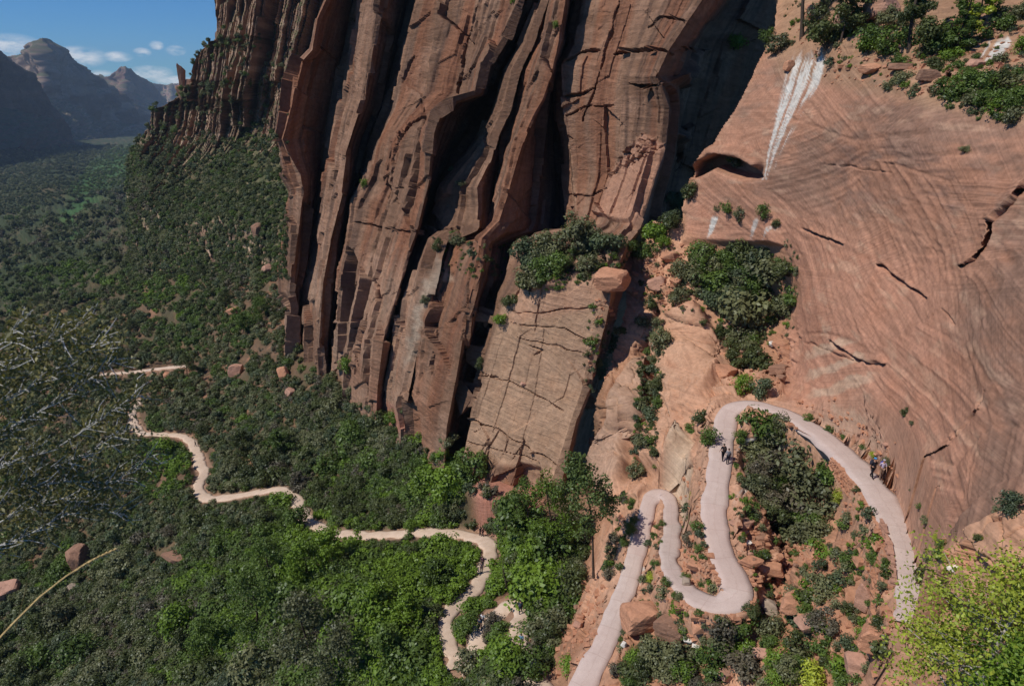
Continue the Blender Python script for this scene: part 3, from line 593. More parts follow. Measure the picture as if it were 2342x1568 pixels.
WG = [([(1093,0),(1072,90),(1055,160),(1048,214)],5,2.2),([(815,506),(860,515),(900,524),(960,528),(1000,524),(1060,520)],4,1.6),([(912,300),(905,340),(893,420)],3,.8),([(945,130),(930,165),(920,190)],5,1.2),([(978,262),(940,285),(920,310),(905,330)],5,1.4),
 ([(898,425),(960,433)],2,.6),([(1296,140),(1325,122),(1375,116)],7,2.0),([(1405,125),(1450,114),(1524,111)],8,2.6),([(1296,223),(1325,215),(1362,199)],7,2.0),([(1296,262),(1340,246),(1400,240)],3,1.0),([(1414,0),(1400,66),(1383,130),(1362,197),(1335,280)],4,1.4),
 ([(1300,441),(1350,445),(1390,430)],3,.8),([(1440,192),(1480,200),(1510,196)],8,2.0),([(1310,318),(1298,310)],3,.6),([(1480,60),(1510,40),(1570,50)],6,2.0),([(1560,112),(1600,112)],4,1.5),
 ([(1066,950),(1130,980),(1190,1010),(1250,1050),(1290,1070)],3,.7),([(1100,850),(1180,880),(1290,940)],2,.4),([(1120,1000),(1105,1030)],2,.6),([(1140,985),(1118,1025)],2,.6),([(1165,1000),(1150,1040)],2,.5),([(1190,1020),(1170,1050)],2,.5),([(1105,978),(1085,990)],2,.5),([(1068,1010),(1230,1052)],2,.5),([(1125,855),(1140,860),(1100,860)],3,.7),
 ([(1160,710),(1240,715),(1380,700)],3,.5),([(1170,740),(1290,750),(1370,790)],2,.45),([(1180,770),(1270,790),(1340,810)],2,.4),([(1240,650),(1225,760)],2,.4),([(1210,790),(1240,800),(1225,812)],5,.8),
 ([(784,720),(772,800),(767,860)],4,1.5),([(840,720),(822,790),(806,860)],3,1.2),([(930,700),(905,800),(890,900)],3,1.0),([(1010,640),(1000,740),(985,860)],4,1.4),([(1075,600),(1070,700),(1050,800)],4,1.5),([(1100,740),(1080,860),(1060,960)],9,3.0),([(1125,700),(1105,800),(1085,920)],6,2.5)]
rows3 = np.arange(-160, 1151, 2.4)
def cliff_disp(P, U, px, py):
    d = wall_disp(P, U, px, py)
    blk = sst(-3, 5, psd(px, py, [(1396,394),(1471,302),(1524,332),(1515,368),(1471,494),(1458,525),(1361,490)]))
    rb_ = sst(-3, 5, psd(px, py, [(1396,394),(1471,302),(1524,332),(1480,370),(1430,385),(1400,410)]))
    g, i = cells(P, (.7, .7, 1.1), 120)
    lit2 = sst(-3, 6, psd(px, py, [(1628,114),(1590,112),(1524,193),(1560,205),(1598,153)])) + sst(-3, 6, psd(px, py, [(1585,280),(1537,306),(1554,372),(1580,332)]))
    return d + blk * 1.1 + rb_ * ((i - .5) * 1.5 - .6 * (1 - sst(0, .15, g))) + lit2 * 3.2
main_cliff = loft('cliff', E3, rows3, NSEG, M['cliff'], wall_col, cliff_disp, WG)

# ------------------------------------------------------------------ stepped pinnacle ridge farther up the canyon
S2 = [(-160,505),(0,500),(45,497),(90,495),(105,472),(120,458),(150,450),(185,444),(200,424),(225,404),(240,378),(252,356),(264,348),(290,346),(318,318),(345,298),(380,291),(440,289),(520,300),(620,330)]
S2.sort(); _r = np.arange(-160, 621, 12.0); S2 = [(float(y), float(np.interp(y, [q[0] for q in S2], [q[1] for q in S2]))) for y in sorted(set(_r.tolist() + [q[0] for q in S2]))]
def e2(dx, f):
    out = []
    for y, x in S2:
        tt = min(1, max(0, (y - 290) / 230)); out.append((y, x + (860 - x) * dx, (1 / np.interp(x + (860 - x) * dx, [280, 860], [1 / 740., 1 / 330.])) * (1 + .0004 * (300 - y)) * (1 - .24 * tt * tt * (3 - 2 * tt))))
    return out
E2 = [[(y, x + 30, Y + 160) for y, x, Y in e2(0, 0)], [(y, x + 4, Y + 30) for y, x, Y in e2(0, 0)], e2(0, 0), e2(.18, .25), e2(.4, .42), e2(.7, .65), e2(1.0, .85)]
def ridge_disp(P, U, px, py):
    edge = sst(0, 9, px - np.interp(py, [s[0] for s in S2], [s[1] for s in S2]))
    q = np.stack([U, U * 0, P[..., 2]], -1)
    b, i = cells(q + 3 * fbm(P, (.05,) * 3, 2, 130)[..., None], (.06, 1, .009), 131)
    b2, i2 = cells(q + 1.5 * fbm(P, (.1,) * 3, 2, 132)[..., None], (.15, 1, .03), 133)
    terr = fbm(q, (.01, 1, .035), 3, 134)
    z = P[..., 2]; step = (z / 28 + .5 * fbm(q, (.02, 1, .0), 2, 140)) % 1.0
    fl = ridged(q, (.035, 1, .006), 4, 139)
    q = np.stack([.61 * P[..., 0] - .79 * P[..., 1], U * 0, z], -1)
    wu = q[..., 0] + 2 * fbm(P, (.02, .02, .004), 2, 144); wz = z + 8 * fbm(P, (.012,) * 3, 2, 145)
    o1, g1, v1, r1, t1 = columns(wu, wz, 20, 110, 541); o2, g2, v2, r2, t2_ = columns(wu + 5, wz, 7.5, 60, 551); o3, g3, v3, r3, t3_ = columns(wu, wz, 3.2, 60, 561)
    jt = o1 * 26 + t1 * .9 + o2 * 13 + t2_ * .7 + o3 * 3.5 - 12 * (1 - sst(0, 2.2, g1)) - 6 * (1 - sst(0, 1.2, g2)) - 1.5 * (1 - sst(0, .6, g3)) - 13
    up = 1 - .86 * sst(-30, 190, py - 325 - .10 * (px - 300) + 190 * vnoise(U * .018, U * 0, z * .004, 146))
    return edge * up * jt + terr * 2 * edge + 1.1 * up * (sst(0, .3, (wz / 9) % 1.0) - (wz / 9) % 1.0) + 2.5 * fbm(P, (.06, .06, .1), 4, 135) + .9 * fbm(P, (.3, .3, .5), 3, 141)
def ridge_col(P, U, px, py, N):
    q = np.stack([U, U * 0, P[..., 2]], -1)
    a = fbm(P, (.02,) * 3, 4, 136); hs = fbm(P, (.02, .02, .25), 4, 137); st = fbm(q, (.2, 1, .015), 3, 138)
    c = cmix(np.broadcast_to(C(.27, .165, .115), P.shape), C(.50, .345, .25), sst(-.1, .4, hs + .3 * a))  # rock bands, pale ones brightened: lit-against-shaded contrast is put into the colour
    c = cmix(c, C(.09, .06, .048), sst(-.1, .3, st) * .7)
    c = cmix(c, C(.06, .085, .035), sst(.30, .55, N[..., 2] + .25 * a) * .8)
    return c
far_ridge = loft('ridge', E2, np.arange(-160, 621, 2.3), [6, 4, 110, 110, 90, 60], M['cliff'], ridge_col, ridge_disp, (), (.03, -1, 0), .9)

# ------------------------------------------------------------------ mountains at the head of the canyon
def mountain(name, sil, Y0, Y1, ybase, seed, c0, c1, flute, amp, xs=0, kl=0, kr=0):
    sil = np.array(sil, float); x = np.arange(sil[0, 0], sil[-1, 0], 1.4); top = np.interp(x, sil[:, 0], sil[:, 1])
    top += 1.6 * vnoise(x * .12, x * 0, x * 0, seed) + 1.1 * vnoise(x * .4, x * 0, x * 0, seed + 1)
    t = np.linspace(-.35, 1, 130)[:, None]
    tp = np.clip(t, 0, 1)
    prof = np.where(tp < .55, tp * .35, .1925 + (tp - .55) * 1.79)             # steep crown, wide talus
    Yv = Y0 + (Y1 - Y0) * prof + (t < 0) * (-t) * 2600
    Yv = Yv + (np.where(x < xs, (xs - x) * kl, (x - xs) * kr))[None, :]
    PT = at(x[None, :] + 0 * t, top[None, :] + (ybase - top[None, :]) * tp, Yv)
    PT[..., 2] -= (t < 0) * (-t) * 900
    N = normals(PT)
    q = np.stack([PT[..., 0] + .4 * PT[..., 1], PT[..., 1] * 0, PT[..., 2]], -1)
    k = sst(0, .08, t) * 1.0
    d = (ridged(q, (flute, 1, flute * .12), 4, seed) - .3) * amp + fbm(PT, (flute * .5,) * 3, 4, seed + 5) * amp * .9 + ridged(PT, (flute * 3.5, flute * 3.5, flute * .6), 3, seed + 6) * amp * .35
    PT = PT + N * (d * k)[..., None] * C(1, 1, .35)
    N = normals(PT); a = fbm(PT, (.004, .004, .02), 4, seed + 9)
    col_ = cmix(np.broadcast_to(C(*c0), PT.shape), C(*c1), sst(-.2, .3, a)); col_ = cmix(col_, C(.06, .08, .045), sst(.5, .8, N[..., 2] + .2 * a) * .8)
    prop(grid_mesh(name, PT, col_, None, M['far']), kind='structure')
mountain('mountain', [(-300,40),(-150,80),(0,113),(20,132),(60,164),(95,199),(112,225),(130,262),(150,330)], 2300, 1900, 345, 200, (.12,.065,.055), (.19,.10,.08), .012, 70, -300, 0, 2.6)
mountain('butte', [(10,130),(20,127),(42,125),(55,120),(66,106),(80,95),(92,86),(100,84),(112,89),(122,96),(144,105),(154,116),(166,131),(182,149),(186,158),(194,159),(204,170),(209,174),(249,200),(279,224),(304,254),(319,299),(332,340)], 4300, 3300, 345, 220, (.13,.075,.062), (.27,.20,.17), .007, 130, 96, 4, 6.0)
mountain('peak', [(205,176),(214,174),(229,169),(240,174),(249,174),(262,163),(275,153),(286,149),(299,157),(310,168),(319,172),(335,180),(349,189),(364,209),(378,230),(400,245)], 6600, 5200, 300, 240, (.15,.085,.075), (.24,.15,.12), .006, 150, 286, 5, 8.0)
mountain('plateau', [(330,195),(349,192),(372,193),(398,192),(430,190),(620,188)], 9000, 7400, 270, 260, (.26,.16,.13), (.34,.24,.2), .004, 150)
# valley base out to the horizon, under everything
bm_ = bmesh.new()
vs = [bm_.verts.new(v) for v in [(-9000, 900, -330), (9000, 900, -330), (9000, 11500, -330), (-9000, 11500, -330)]]
bm_.faces.new(vs); me_ = bpy.data.meshes.new('valley_floor'); bm_.to_mesh(me_); bm_.free()
vf = bpy.data.objects.new('valley_floor', me_); COL.objects.link(vf); me_.materials.append(plain('valley_woodland', (.06, .075, .045), .95, .5, .02, 0)); prop(vf, kind='structure')

# ------------------------------------------------------------------ look-up: what stands at an image pixel
ZW, ZH, ZS = 2942, 1942, 3
zb = np.full((ZH // ZS + 1, ZW // ZS + 1), 1e9); zi = np.full(zb.shape, -1)
SP = np.concatenate([s[0] for s in SURF]); SN = np.concatenate([s[1] for s in SURF])
qx, qy, qd = pix(SP); ok = (qd > 1) & (qx > -299) & (qx < 2640) & (qy > -149) & (qy < 1789)
ii = np.where(ok)[0]; ci = ((qy[ii] + 150) / ZS).astype(int); cj = ((qx[ii] + 300) / ZS).astype(int)
od = np.argsort(-qd[ii]); zi[ci[od], cj[od]] = ii[od]
def hit(px, py):
    i = int((py + 150) / ZS); j = int((px + 300) / ZS)
    for r in range(0, 4):
        for a in range(-r, r + 1):
            for b in range(-r, r + 1):
                if 0 <= i + a < zi.shape[0] and 0 <= j + b < zi.shape[1] and zi[i + a, j + b] >= 0:
                    k = zi[i + a, j + b]; return Vector(SP[k]), Vector(SN[k])
    return None, None
#SECTION2

# ------------------------------------------------------------------ trails as paved ribbons
def trail_mat(name, c1, c2, joints):
    m, t, b = mat_new(name, 0.9, 0.2)
    tcn = t.n('ShaderNodeUVMap', uv_map='along'); geo = t.n('ShaderNodeNewGeometry')
    n_ = t.n('ShaderNodeTexNoise', i_Scale=0.9, i_Detail=8.0, i_Roughness=.7); t.l(geo.outputs['Position'], n_.inputs['Vector'])
    n2_ = t.n('ShaderNodeTexNoise', i_Scale=14, i_Detail=5.0); t.l(geo.outputs['Position'], n2_.inputs['Vector'])
    c_ = t.ramp(n_.outputs[0], [(0.3, c1), (0.7, c2)])
    c_ = t.mix(t.ramp(n2_.outputs[0], [(0.35, 0.0), (0.7, 0.35)]), c_, tuple(v * .72 for v in c1))
    if joints:
        s_ = t.n('ShaderNodeSeparateXYZ'); t.l(tcn.outputs[0], s_.inputs[0])
        wob = t.m('ADD', s_.outputs[0], t.m('MULTIPLY', n_.outputs[0], .12))
        fr = t.m('FRACT', t.m('DIVIDE', wob, 2.9)); a_ = t.m('LESS_THAN', fr, 0.022)
        cr = t.m('LESS_THAN', t.m('ABSOLUTE', t.m('SUBTRACT', t.m('ADD', s_.outputs[1], t.m('MULTIPLY', n_.outputs[0], .25)), 0.62)), 0.012)
        j = t.m('MAXIMUM', a_, t.m('MULTIPLY', cr, .6)); c_ = t.mix(t.m('MULTIPLY', j, t.m('MULTIPLY', n2_.outputs[0], .5)), c_, (.22, .12, .09))
        sl = t.n('ShaderNodeTexWhiteNoise', noise_dimensions='1D'); t.l(t.m('FLOOR', t.m('DIVIDE', wob, 8.7)), sl.inputs['W'])
        c_ = t.mix(t.m('MULTIPLY', sl.outputs[0], .35), c_, (.50, .35, .32))
    t.l(c_, b.inputs['Base Color'])
    bp = t.n('ShaderNodeBump', i_Strength=.5, i_Distance=.03); t.l(n2_.outputs[0], bp.inputs['Height']); t.l(bp.outputs[0], b.inputs['Normal'])
    return m
M['concrete'] = trail_mat('worn_pink_concrete', (.475, .375, .345), (.59, .49, .455), True)
M['dirt'] = trail_mat('sandy_path', (.52, .38, .29), (.70, .55, .45), False)
def ribbon(name, Q, mat, edge=.10):
    bm = bmesh.new(); uv = bm.loops.layers.uv.new('along'); rows = []; s = 0
    for i in range(len(Q)):
        a = Q[max(i - 1, 0)][:3]; b_ = Q[min(i + 1, len(Q) - 1)][:3]; t = b_ - a; t[2] = 0; t = t / (np.linalg.norm(t) + 1e-9); nrm = C(-t[1], t[0], 0)
        if i: s += np.linalg.norm(Q[i][:3] - Q[i - 1][:3])
        w_ = Q[i][3] / 2 * 1.08; wl = w_ + edge * (vnoise(*C(s * .6, 1, 0)[:, None], 5)[0] * 1.7 + .4 * vnoise(*C(s * 1.7, 1, 0)[:, None], 7)[0]); wr = w_ + edge * (vnoise(*C(s * .6, 9, 0)[:, None], 6)[0] * 1.7 + .4 * vnoise(*C(s * 1.7, 9, 0)[:, None], 8)[0])
        P = Q[i][:3]; r = []
        for k, (o, dz) in enumerate([(-wl - .08, -.5), (-wl, -.03), (-wl * .6, 0.05), (0, .06), (wr * .6, .05), (wr, -.03), (wr + .08, -.5)]):
            p = P + nrm * o; r.append((bm.verts.new((p[0], p[1], p[2] + dz)), s, k / 6))
        rows.append(r)
    for r0, r1 in zip(rows[:-1], rows[1:]):
        for k in range(6):
            f = bm.faces.new([r0[k][0], r0[k + 1][0], r1[k + 1][0], r1[k][0]]); f.smooth = True
            for lp_, q in zip(f.loops, (r0[k], r0[k + 1], r1[k + 1], r1[k])): lp_[uv].uv = (q[1], q[2])
    bmesh.ops.recalc_face_normals(bm, faces=bm.faces)
    me = bpy.data.meshes.new(name); bm.to_mesh(me); bm.free(); me.materials.append(mat)
    o = bpy.data.objects.new(name, me); COL.objects.link(o); return prop(o, kind='structure')
ribbon('trail', TR['conc'], M['concrete'], .10)
ribbon('path', TR['dirt'], M['dirt'], .22); ribbon('path', TR['low'], M['dirt'], .22); ribbon('path', TR['far'], M['dirt'], .25)

# ------------------------------------------------------------------ stones
def rock_bm(bm, c, r, sq, seed, sub=3, cuts=9, rough=.06):
    rg = random.Random(seed); t = bmesh.new(); bmesh.ops.create_icosphere(t, subdivisions=sub, radius=1)
    pl = []
    for ax_ in ((1,0,0),(-1,0,0),(0,1,0),(0,-1,0),(0,0,1),(0,0,-1)):
        pl.append(((Vector(ax_) + Vector((rg.gauss(0, .16), rg.gauss(0, .16), rg.gauss(0, .16)))).normalized(), rg.uniform(.52, .72)))
    for _ in range(cuts):
        v = Vector((rg.gauss(0, 1), rg.gauss(0, 1), rg.gauss(0, 1))).normalized(); pl.append((v, rg.uniform(.62, .86)))
    rot = Matrix.Rotation(rg.uniform(0, 6.3), 3, 'Z') @ Matrix.Rotation(rg.uniform(-.5, .5), 3, 'X')
    V = np.array([v.co[:] for v in t.verts]); nn = fbm(V * 1.6 + seed * 3.7, (1, 1, 1), 4, seed % 97)
    vm = {}
    for v, q in zip(t.verts, nn):
        d = v.co.normalized(); m_ = 1.0
        for n_, h_ in pl:
            k = d.dot(n_)
            if k > .05: m_ = min(m_, h_ / k)
        p = rot @ (d * (m_ + rough * q)); vm[v] = bm.verts.new((c[0] + p.x * r * sq[0], c[1] + p.y * r * sq[1], c[2] + p.z * r * sq[2]))
    for f in t.faces:
        g = bm.faces.new([vm[v] for v in f.verts]); g.smooth = False
    t.free()
def rocktone(name, c): return rock_mat(name, 3.0, .35, .06, .4, .3, base=None if c is None else c, crack=0, grain=2.0)
def rock_mat_c(name, c):
    m = rock_mat(name, 3.0, .4, .07, .5, .3, grain=2.2); nt = m.node_tree
    for n_ in list(nt.nodes):
        if n_.type == 'ATTRIBUTE':
            rgb = nt.nodes.new('ShaderNodeRGB'); rgb.outputs[0].default_value = (*c, 1)
            for l_ in list(n_.outputs['Color'].links): nt.links.new(rgb.outputs[0], l_.to_socket)
            nt.nodes.remove(n_)
    return m
M['stone_orange'] = rock_mat_c('orange_sandstone', (.46, .235, .15))
M['stone_pink'] = rock_mat_c('pink_sandstone', (.42, .24, .18))
M['stone_brown'] = rock_mat_c('brown_sandstone', (.27, .155, .11))
M['stone_white'] = rock_mat_c('chalky_stone', (.68, .64, .60))
M['stone_grey'] = rock_mat_c('grey_sandstone', (.33, .26, .21))
def to_obj(name, bm, mats, parent=None, loc=None):
    me = bpy.data.meshes.new(name); bm.to_mesh(me); bm.free()
    for m_ in (mats if isinstance(mats, list) else [mats]): me.materials.append(m_)
    o = bpy.data.objects.new(name, me); COL.objects.link(o)
    if parent: o.parent = parent
    if loc is not None: o.location = loc
    return o
def boulder(px, py, rpx, sq, mat, label, seed, sink=.25, group=None, cuts=9):
    p, n = hit(px, py)
    if p is None: return
    d = p.y * cp - p.z * sp; r = rpx / FPX * d * 1.1
    if group and np.min(np.hypot(TALL[:, 0] - p.x, TALL[:, 1] - p.y) - TALL[:, 3] / 2) < r + .25: return
    bm = bmesh.new(); rock_bm(bm, (0, 0, r * sq[2] * (1 - sink * 2)), r, sq, seed, 4 if rpx > 18 else 3, cuts)
    prop(to_obj('boulder', bm, M[mat], None, p), label, 'boulder', group)
BO = [(1396,652,44,(1.1,1,.62),'stone_orange','large orange block balanced on the ledge above the tan slab'),(1500,655,26,(1,.9,.7),'stone_pink','pale tumbled block in the scrub right of the balanced orange block'),
 (1530,595,22,(1.2,.9,.7),'stone_orange','flat orange block at the back of the ledge below the dark recess'),(1545,648,20,(1,1,.7),'stone_orange','small orange block uphill of the pale tumbled block'),
 (1475,1425,62,(1.05,.8,.62),'stone_orange','big rounded orange boulder under the lower loop, left of the pointed one'),(1530,1452,46,(1,.8,.9),'stone_brown','pointed reddish boulder with white droppings below the lower loop'),
 (1680,800,26,(1.1,1,.6),'stone_pink','flat pink block at the foot of the gully left of the shrubs'),(1660,860,32,(1.2,.9,.6),'stone_orange','orange layered block just above the upper bend of the trail'),(1795,800,28,(1.1,.9,.6),'stone_orange','orange block against the foot of the big slab in the gully'),(1780,850,24,(1.2,1,.6),'stone_brown','brown block behind the bush at the top bend'),
 (410,1280,30,(1.3,.8,.5),'stone_brown','long brown boulder on the bare patch in the scrub below the path'),(185,1300,34,(.8,.8,1.3),'stone_brown','upright pink boulder in the scrub near the grass stalk'),(12,1370,36,(1,1,.8),'stone_pink','pink boulder at the left border among the scrub'),
 (165,1350,18,(1,.8,.8),'stone_grey','small grey boulder below the upright pink one'),(278,1382,14,(1,1,.8),'stone_grey','round grey boulder on the slope in the lower left'),(541,858,22,(.8,.8,1.1),'stone_pink','upright pink boulder between the cliff foot and the far path'),(386,872,13,(.8,1,1.3),'stone_orange','narrow orange boulder just under the far path'),
 (330,918,10,(1,1,.6),'stone_grey','small grey rock beside the start of the winding path'),(647,862,18,(1,1,1.2),'stone_orange','red rock pile remnant at the left foot of the great wall'),(665,905,14,(1,1,1),'stone_pink','pink rock in the scrub below the left foot of the great wall'),
 (590,540,17,(.9,1,1.4),'stone_brown','dark brown block standing by the left edge of the great wall'),(612,620,13,(1.2,1,.9),'stone_pink','pale pink block below the dark block by the great wall'),(535,715,14,(1.2,1,.7),'stone_orange','red rock in the trees left of the great wall'),
 (876,1352,14,(1,1,1),'stone_pink','single tan rock in the green thicket left of the stepped bend'),(568,1497,9,(1.2,1,.7),'stone_white','small whitish rock in the thicket at the bottom of the picture'),(383,1140,10,(1,1,.8),'stone_pink','small pink rock left of the sharp path corner'),
 (1195,880,8,(1,1,.6),'stone_pink','small flake lying on the face of the tan slab'),(1820,1390,34,(1.3,.9,.55),'stone_orange','layered orange ledge block right of the lower loop'),(1850,1435,30,(1.2,1,.55),'stone_pink','lower pink ledge block right of the lower loop'),(1760,1395,24,(1,1,.7),'stone_grey','pale grey block at the outer edge of the lower loop'),
 (1760,1310,26,(1.4,.9,.6),'stone_orange','tilted orange slab block in the shade under the round grey-green thicket'),(1720,1290,22,(1.3,.9,.5),'stone_orange','flat orange stone beside the right side of the loop'),(1700,1200,24,(1.4,.8,.4),'stone_pink','flat pink flagstone right of the middle trail leg'),(1740,1230,18,(1.2,.9,.5),'stone_brown','brown flagstone right of the middle trail leg'),
 (1975,1395,30,(.7,.7,1.6),'stone_pink','smooth pink fin of rock below the retaining wall'),(2010,1480,44,(1.1,1,.8),'stone_orange','rounded orange outcrop left of the yellow-green tree'),(1960,1530,36,(1,1,.7),'stone_pink','pink outcrop at the bottom border left of the yellow-green tree'),(2060,1540,26,(1,1,.8),'stone_orange','orange block beneath the yellow-green tree'),
 (1660,1545,24,(1.2,1,.7),'stone_pink','pale pink rock at the bottom border below the loop'),(1630,1500,10,(1,1,.8),'stone_orange','small orange stone in the shrubs below the loop'),(1740,1500,20,(1.2,1,.7),'stone_pink','tan rock between shrubs below the right side of the loop'),
 (1592,1300,20,(1.2,1,.9),'stone_orange','orange stone heap inside the narrow loop of the trail'),(1570,1335,15,(1,1,.9),'stone_grey','grey block at the bottom inside the loop'),(1427,1475,8,(1,1,.8),'stone_white','white stone beside the lower trail leg'),(1575,1465,13,(1.3,1,.5),'stone_white','chalk-white rubble at the foot of the pointed boulder'),
 (1592,1478,10,(1.3,1,.5),'stone_white','second scrap of chalk-white rubble further right of the pointed boulder'),(1710,1240,8,(1.4,1,.5),'stone_white','white stone chip right of the middle trail leg'),(2180,1300,20,(1,1,.6),'stone_white','pale stone behind the crown of the yellow-green tree'),(1765,790,9,(1,1,.8),'stone_white','white-stained stone in the gully at the foot of the slab')]
BO += [(1990,165,26,(1.3,1,.6),'stone_orange','orange ledge block under the bench rim right of the white streak'),(2060,160,22,(1.4,1,.5),'stone_brown','brown ledge block under the bench rim below the tall pine'),(2120,180,26,(1.3,1,.6),'stone_brown','dark layered block overhanging at the left end of the scrub tongue'),(2160,205,20,(1.5,1,.4),'stone_orange','flat orange lip of rock at the tip of the scrub tongue'),
 (1935,60,34,(1.2,1,.8),'stone_pink','sloping pink outcrop on the bench near the top border'),(2010,40,40,(1.2,1,.8),'stone_pink','large pink outcrop behind the bench at the top border'),(1850,50,20,(.8,1,1.4),'stone_orange','upright orange outcrop beside the leaning pine trunk'),(2230,150,20,(1.2,1,.6),'stone_pink','pink outcrop at the foot of the upper seep'),(1800,160,16,(1,1,1),'stone_orange','orange knob at the left edge of the slab top'),(2200,60,24,(1.3,1,.7),'stone_orange','orange outcrop among the scrub left of the upper seep')]
for i, b_ in enumerate(BO): boulder(*b_[:4], b_[4], b_[5], 100 + i * 7)
# boulders of the rubble apron under the slab
k = 0
for (x0, y0, x1, y1, n_, lab) in [(1825,945,2040,1050,26,'orange broken block in the rubble apron between slab and upper trail'),(1700,1270,1830,1350,14,'broken orange block in the shaded rubble right of the loop'),(1550,1385,1680,1425,16,'squared orange block tumbled below the outer edge of the loop'),(1655,780,1800,900,14,'weathered orange block at the foot of the gully'),(2095,1100,2160,1270,10,'crumbly orange block under the undercut at the foot of the right slab'),(1230,1320,1340,1430,10,'reddish block in the scrub left of the lowest trail leg')]:
    for _ in range(n_):
        t_ = rng.random(); px = lerp(x0, x1, t_); py = lerp(y0, y1, t_) + rng.normal() * 22; k += 1
        boulder(px, py, rng.uniform(5, 14), (rng.uniform(.9, 1.5), 1, rng.uniform(.5, .8)), ['stone_orange', 'stone_pink', 'stone_orange', 'stone_brown'][k % 4], lab, 900 + k, group=lab.replace('orange ', '').replace('block', 'blocks'))
# loose gravel and small stones nobody could count
bm = bmesh.new()
def stone(bm, p, r):
    vs_ = [bm.verts.new((p[0] + rng.normal() * r * .25 + a * r, p[1] + rng.normal() * r * .25 + b * r, p[2] + c_ * r * .7 + rng.normal() * r * .15)) for a in (-1, 1) for b in (-1, 1) for c_ in (-.7, 1)]
    for f in ((0,1,3,2),(4,6,7,5),(0,4,5,1),(2,3,7,6),(0,2,6,4),(1,5,7,3)): bm.faces.new([vs_[i] for i in f])
for poly, n_ in [(p, 130) for p in RUB] + [([(1380,1200),(1900,900),(2060,1060),(2130,1300),(2000,1560),(1450,1560)], 900), ([(1800,60),(2342,60),(2342,260),(1900,190)], 500), ([(1250,1300),(1400,1300),(1330,1560),(1220,1560)], 250), ([(1440,560),(1600,560),(1600,700),(1450,720)], 200)]:
    xs = [p[0] for p in poly]; ys = [p[1] for p in poly]; m_ = 0
    while m_ < n_:
        px, py = rng.uniform(min(xs), max(xs)), rng.uniform(min(ys), max(ys)); m_ += 1
        if not inpoly(np.array(px), np.array(py), poly): continue
        p, n0 = hit(px, py)
        if p is None: continue
        if np.min((TALL[:, 0] - p.x) ** 2 + (TALL[:, 1] - p.y) ** 2 - (TALL[:, 3] / 2 + .1) ** 2) < 0: continue
        stone(bm, p, abs(rng.normal()) * .10 + .06)
prop(to_obj('gravel', bm, M['stone_orange']), kind='stuff')

# ------------------------------------------------------------------ dry-stone retaining walls that carry the trail
def stone_wall(label, T, i0, i1, side, h0, h1, mat, out=0.24, top=-0.12):
    i0, i1 = sorted((i0, i1)); bm = bmesh.new(); Q = T[i0:i1 + 1]; s = 0; acc = []
    for i in range(len(Q)):
        a = Q[max(i - 1, 0)][:3]; b_ = Q[min(i + 1, len(Q) - 1)][:3]; t = b_ - a; t[2] = 0; t /= np.linalg.norm(t) + 1e-9
        if i: s += np.linalg.norm(Q[i][:3] - Q[i - 1][:3])
        acc.append((s, Q[i][:3] + C(-t[1], t[0], 0) * side * (Q[i][3] / 2 + out)))
    S = np.array([a[0] for a in acc]); Pp = np.array([a[1] for a in acc]); r = 0; z = top
    while z > -max(h0, h1):
        hh = random.uniform(.16, .30); x = random.uniform(0, .4)
        while x < S[-1]:
            ln = random.uniform(.25, .65); p = C(*[np.interp(x, S, Pp[:, k]) for k in range(3)]); q = C(*[np.interp(x + .1, S, Pp[:, k]) for k in range(3)])
            if -z < lerp(h0, h1, x / S[-1]):
                ang = math.atan2(q[1] - p[1], q[0] - p[0]); cs_, sn_ = math.cos(ang), math.sin(ang); d = random.uniform(.12, .26); vv = []
                for a in (-1, 1):
                    for b_ in (-1, 1):
                        for c_ in (-1, 1):
                            lx = a * ln * .47 * random.uniform(.8, 1); ly = b_ * d * random.uniform(.75, 1.1); lz = c_ * hh * .46 * random.uniform(.75, 1)
                            off = side * (-z) * .16 + random.uniform(-.06, .1)
                            vv.append(bm.verts.new((p[0] + lx * cs_ - (ly + off) * sn_, p[1] + lx * sn_ + (ly + off) * cs_, p[2] + z - hh / 2 + lz)))
                for f in ((0,1,3,2),(4,6,7,5),(0,4,5,1),(2,3,7,6),(0,2,6,4),(1,5,7,3)): bm.faces.new([vv[i_] for i_ in f])
            x += ln
        z -= hh
    bmesh.ops.recalc_face_normals(bm, faces=bm.faces)
    return prop(to_obj('retaining_wall', bm, M[mat]), label, 'stone wall')
TC = TR['conc']
def ci_(px, py):
    x, y, _ = pix(TC[:, :3]); return int(np.argmin((x - px) ** 2 + (y - py) ** 2))
def side_of(i, px, py):
    """+1 when the side given in image pixels lies left of travel"""
    P = TC[i][:3]; t = TC[i + 1][:3] - P; x, y, _ = pix(np.array([P + C(-t[1], t[0], 0) / np.linalg.norm(t)])); x0, y0, _ = pix(np.array([P]))
    return 1 if (x[0] - x0[0]) * (px - x0[0]) + (y[0] - y0[0]) * (py - y0[0]) > 0 else -1
a, b_ = ci_(1940, 1045), ci_(2082, 1320); sd_ = side_of((a + b_) // 2, 1950, 1250)
stone_wall('tall rusty dry-stone wall holding up the outer edge of the upper trail', TC, a, b_ + 6, sd_, .8, 2.6, 'stone_orange')
stone_wall('row of squared kerb stones along the outer edge of the upper trail', TC, ci_(2052, 1200), b_ + 6, sd_, .2, .2, 'stone_pink', .1, .22)
a, b_ = ci_(1530, 1275), ci_(1684, 1338); sd_ = side_of((a + b_) // 2, 1560, 1500)
stone_wall('low dry-stone wall under the outside of the lower loop', TC, a, b_, sd_, .6, 1.5, 'stone_orange')
a, b_ = ci_(1640, 1225), ci_(1664, 1310); sd_ = side_of((a + b_) // 2, 1500, 1250)
stone_wall('short stone wall on the inside of the loop below the middle leg', TC, a, b_, sd_, .9, 1.1, 'stone_orange')
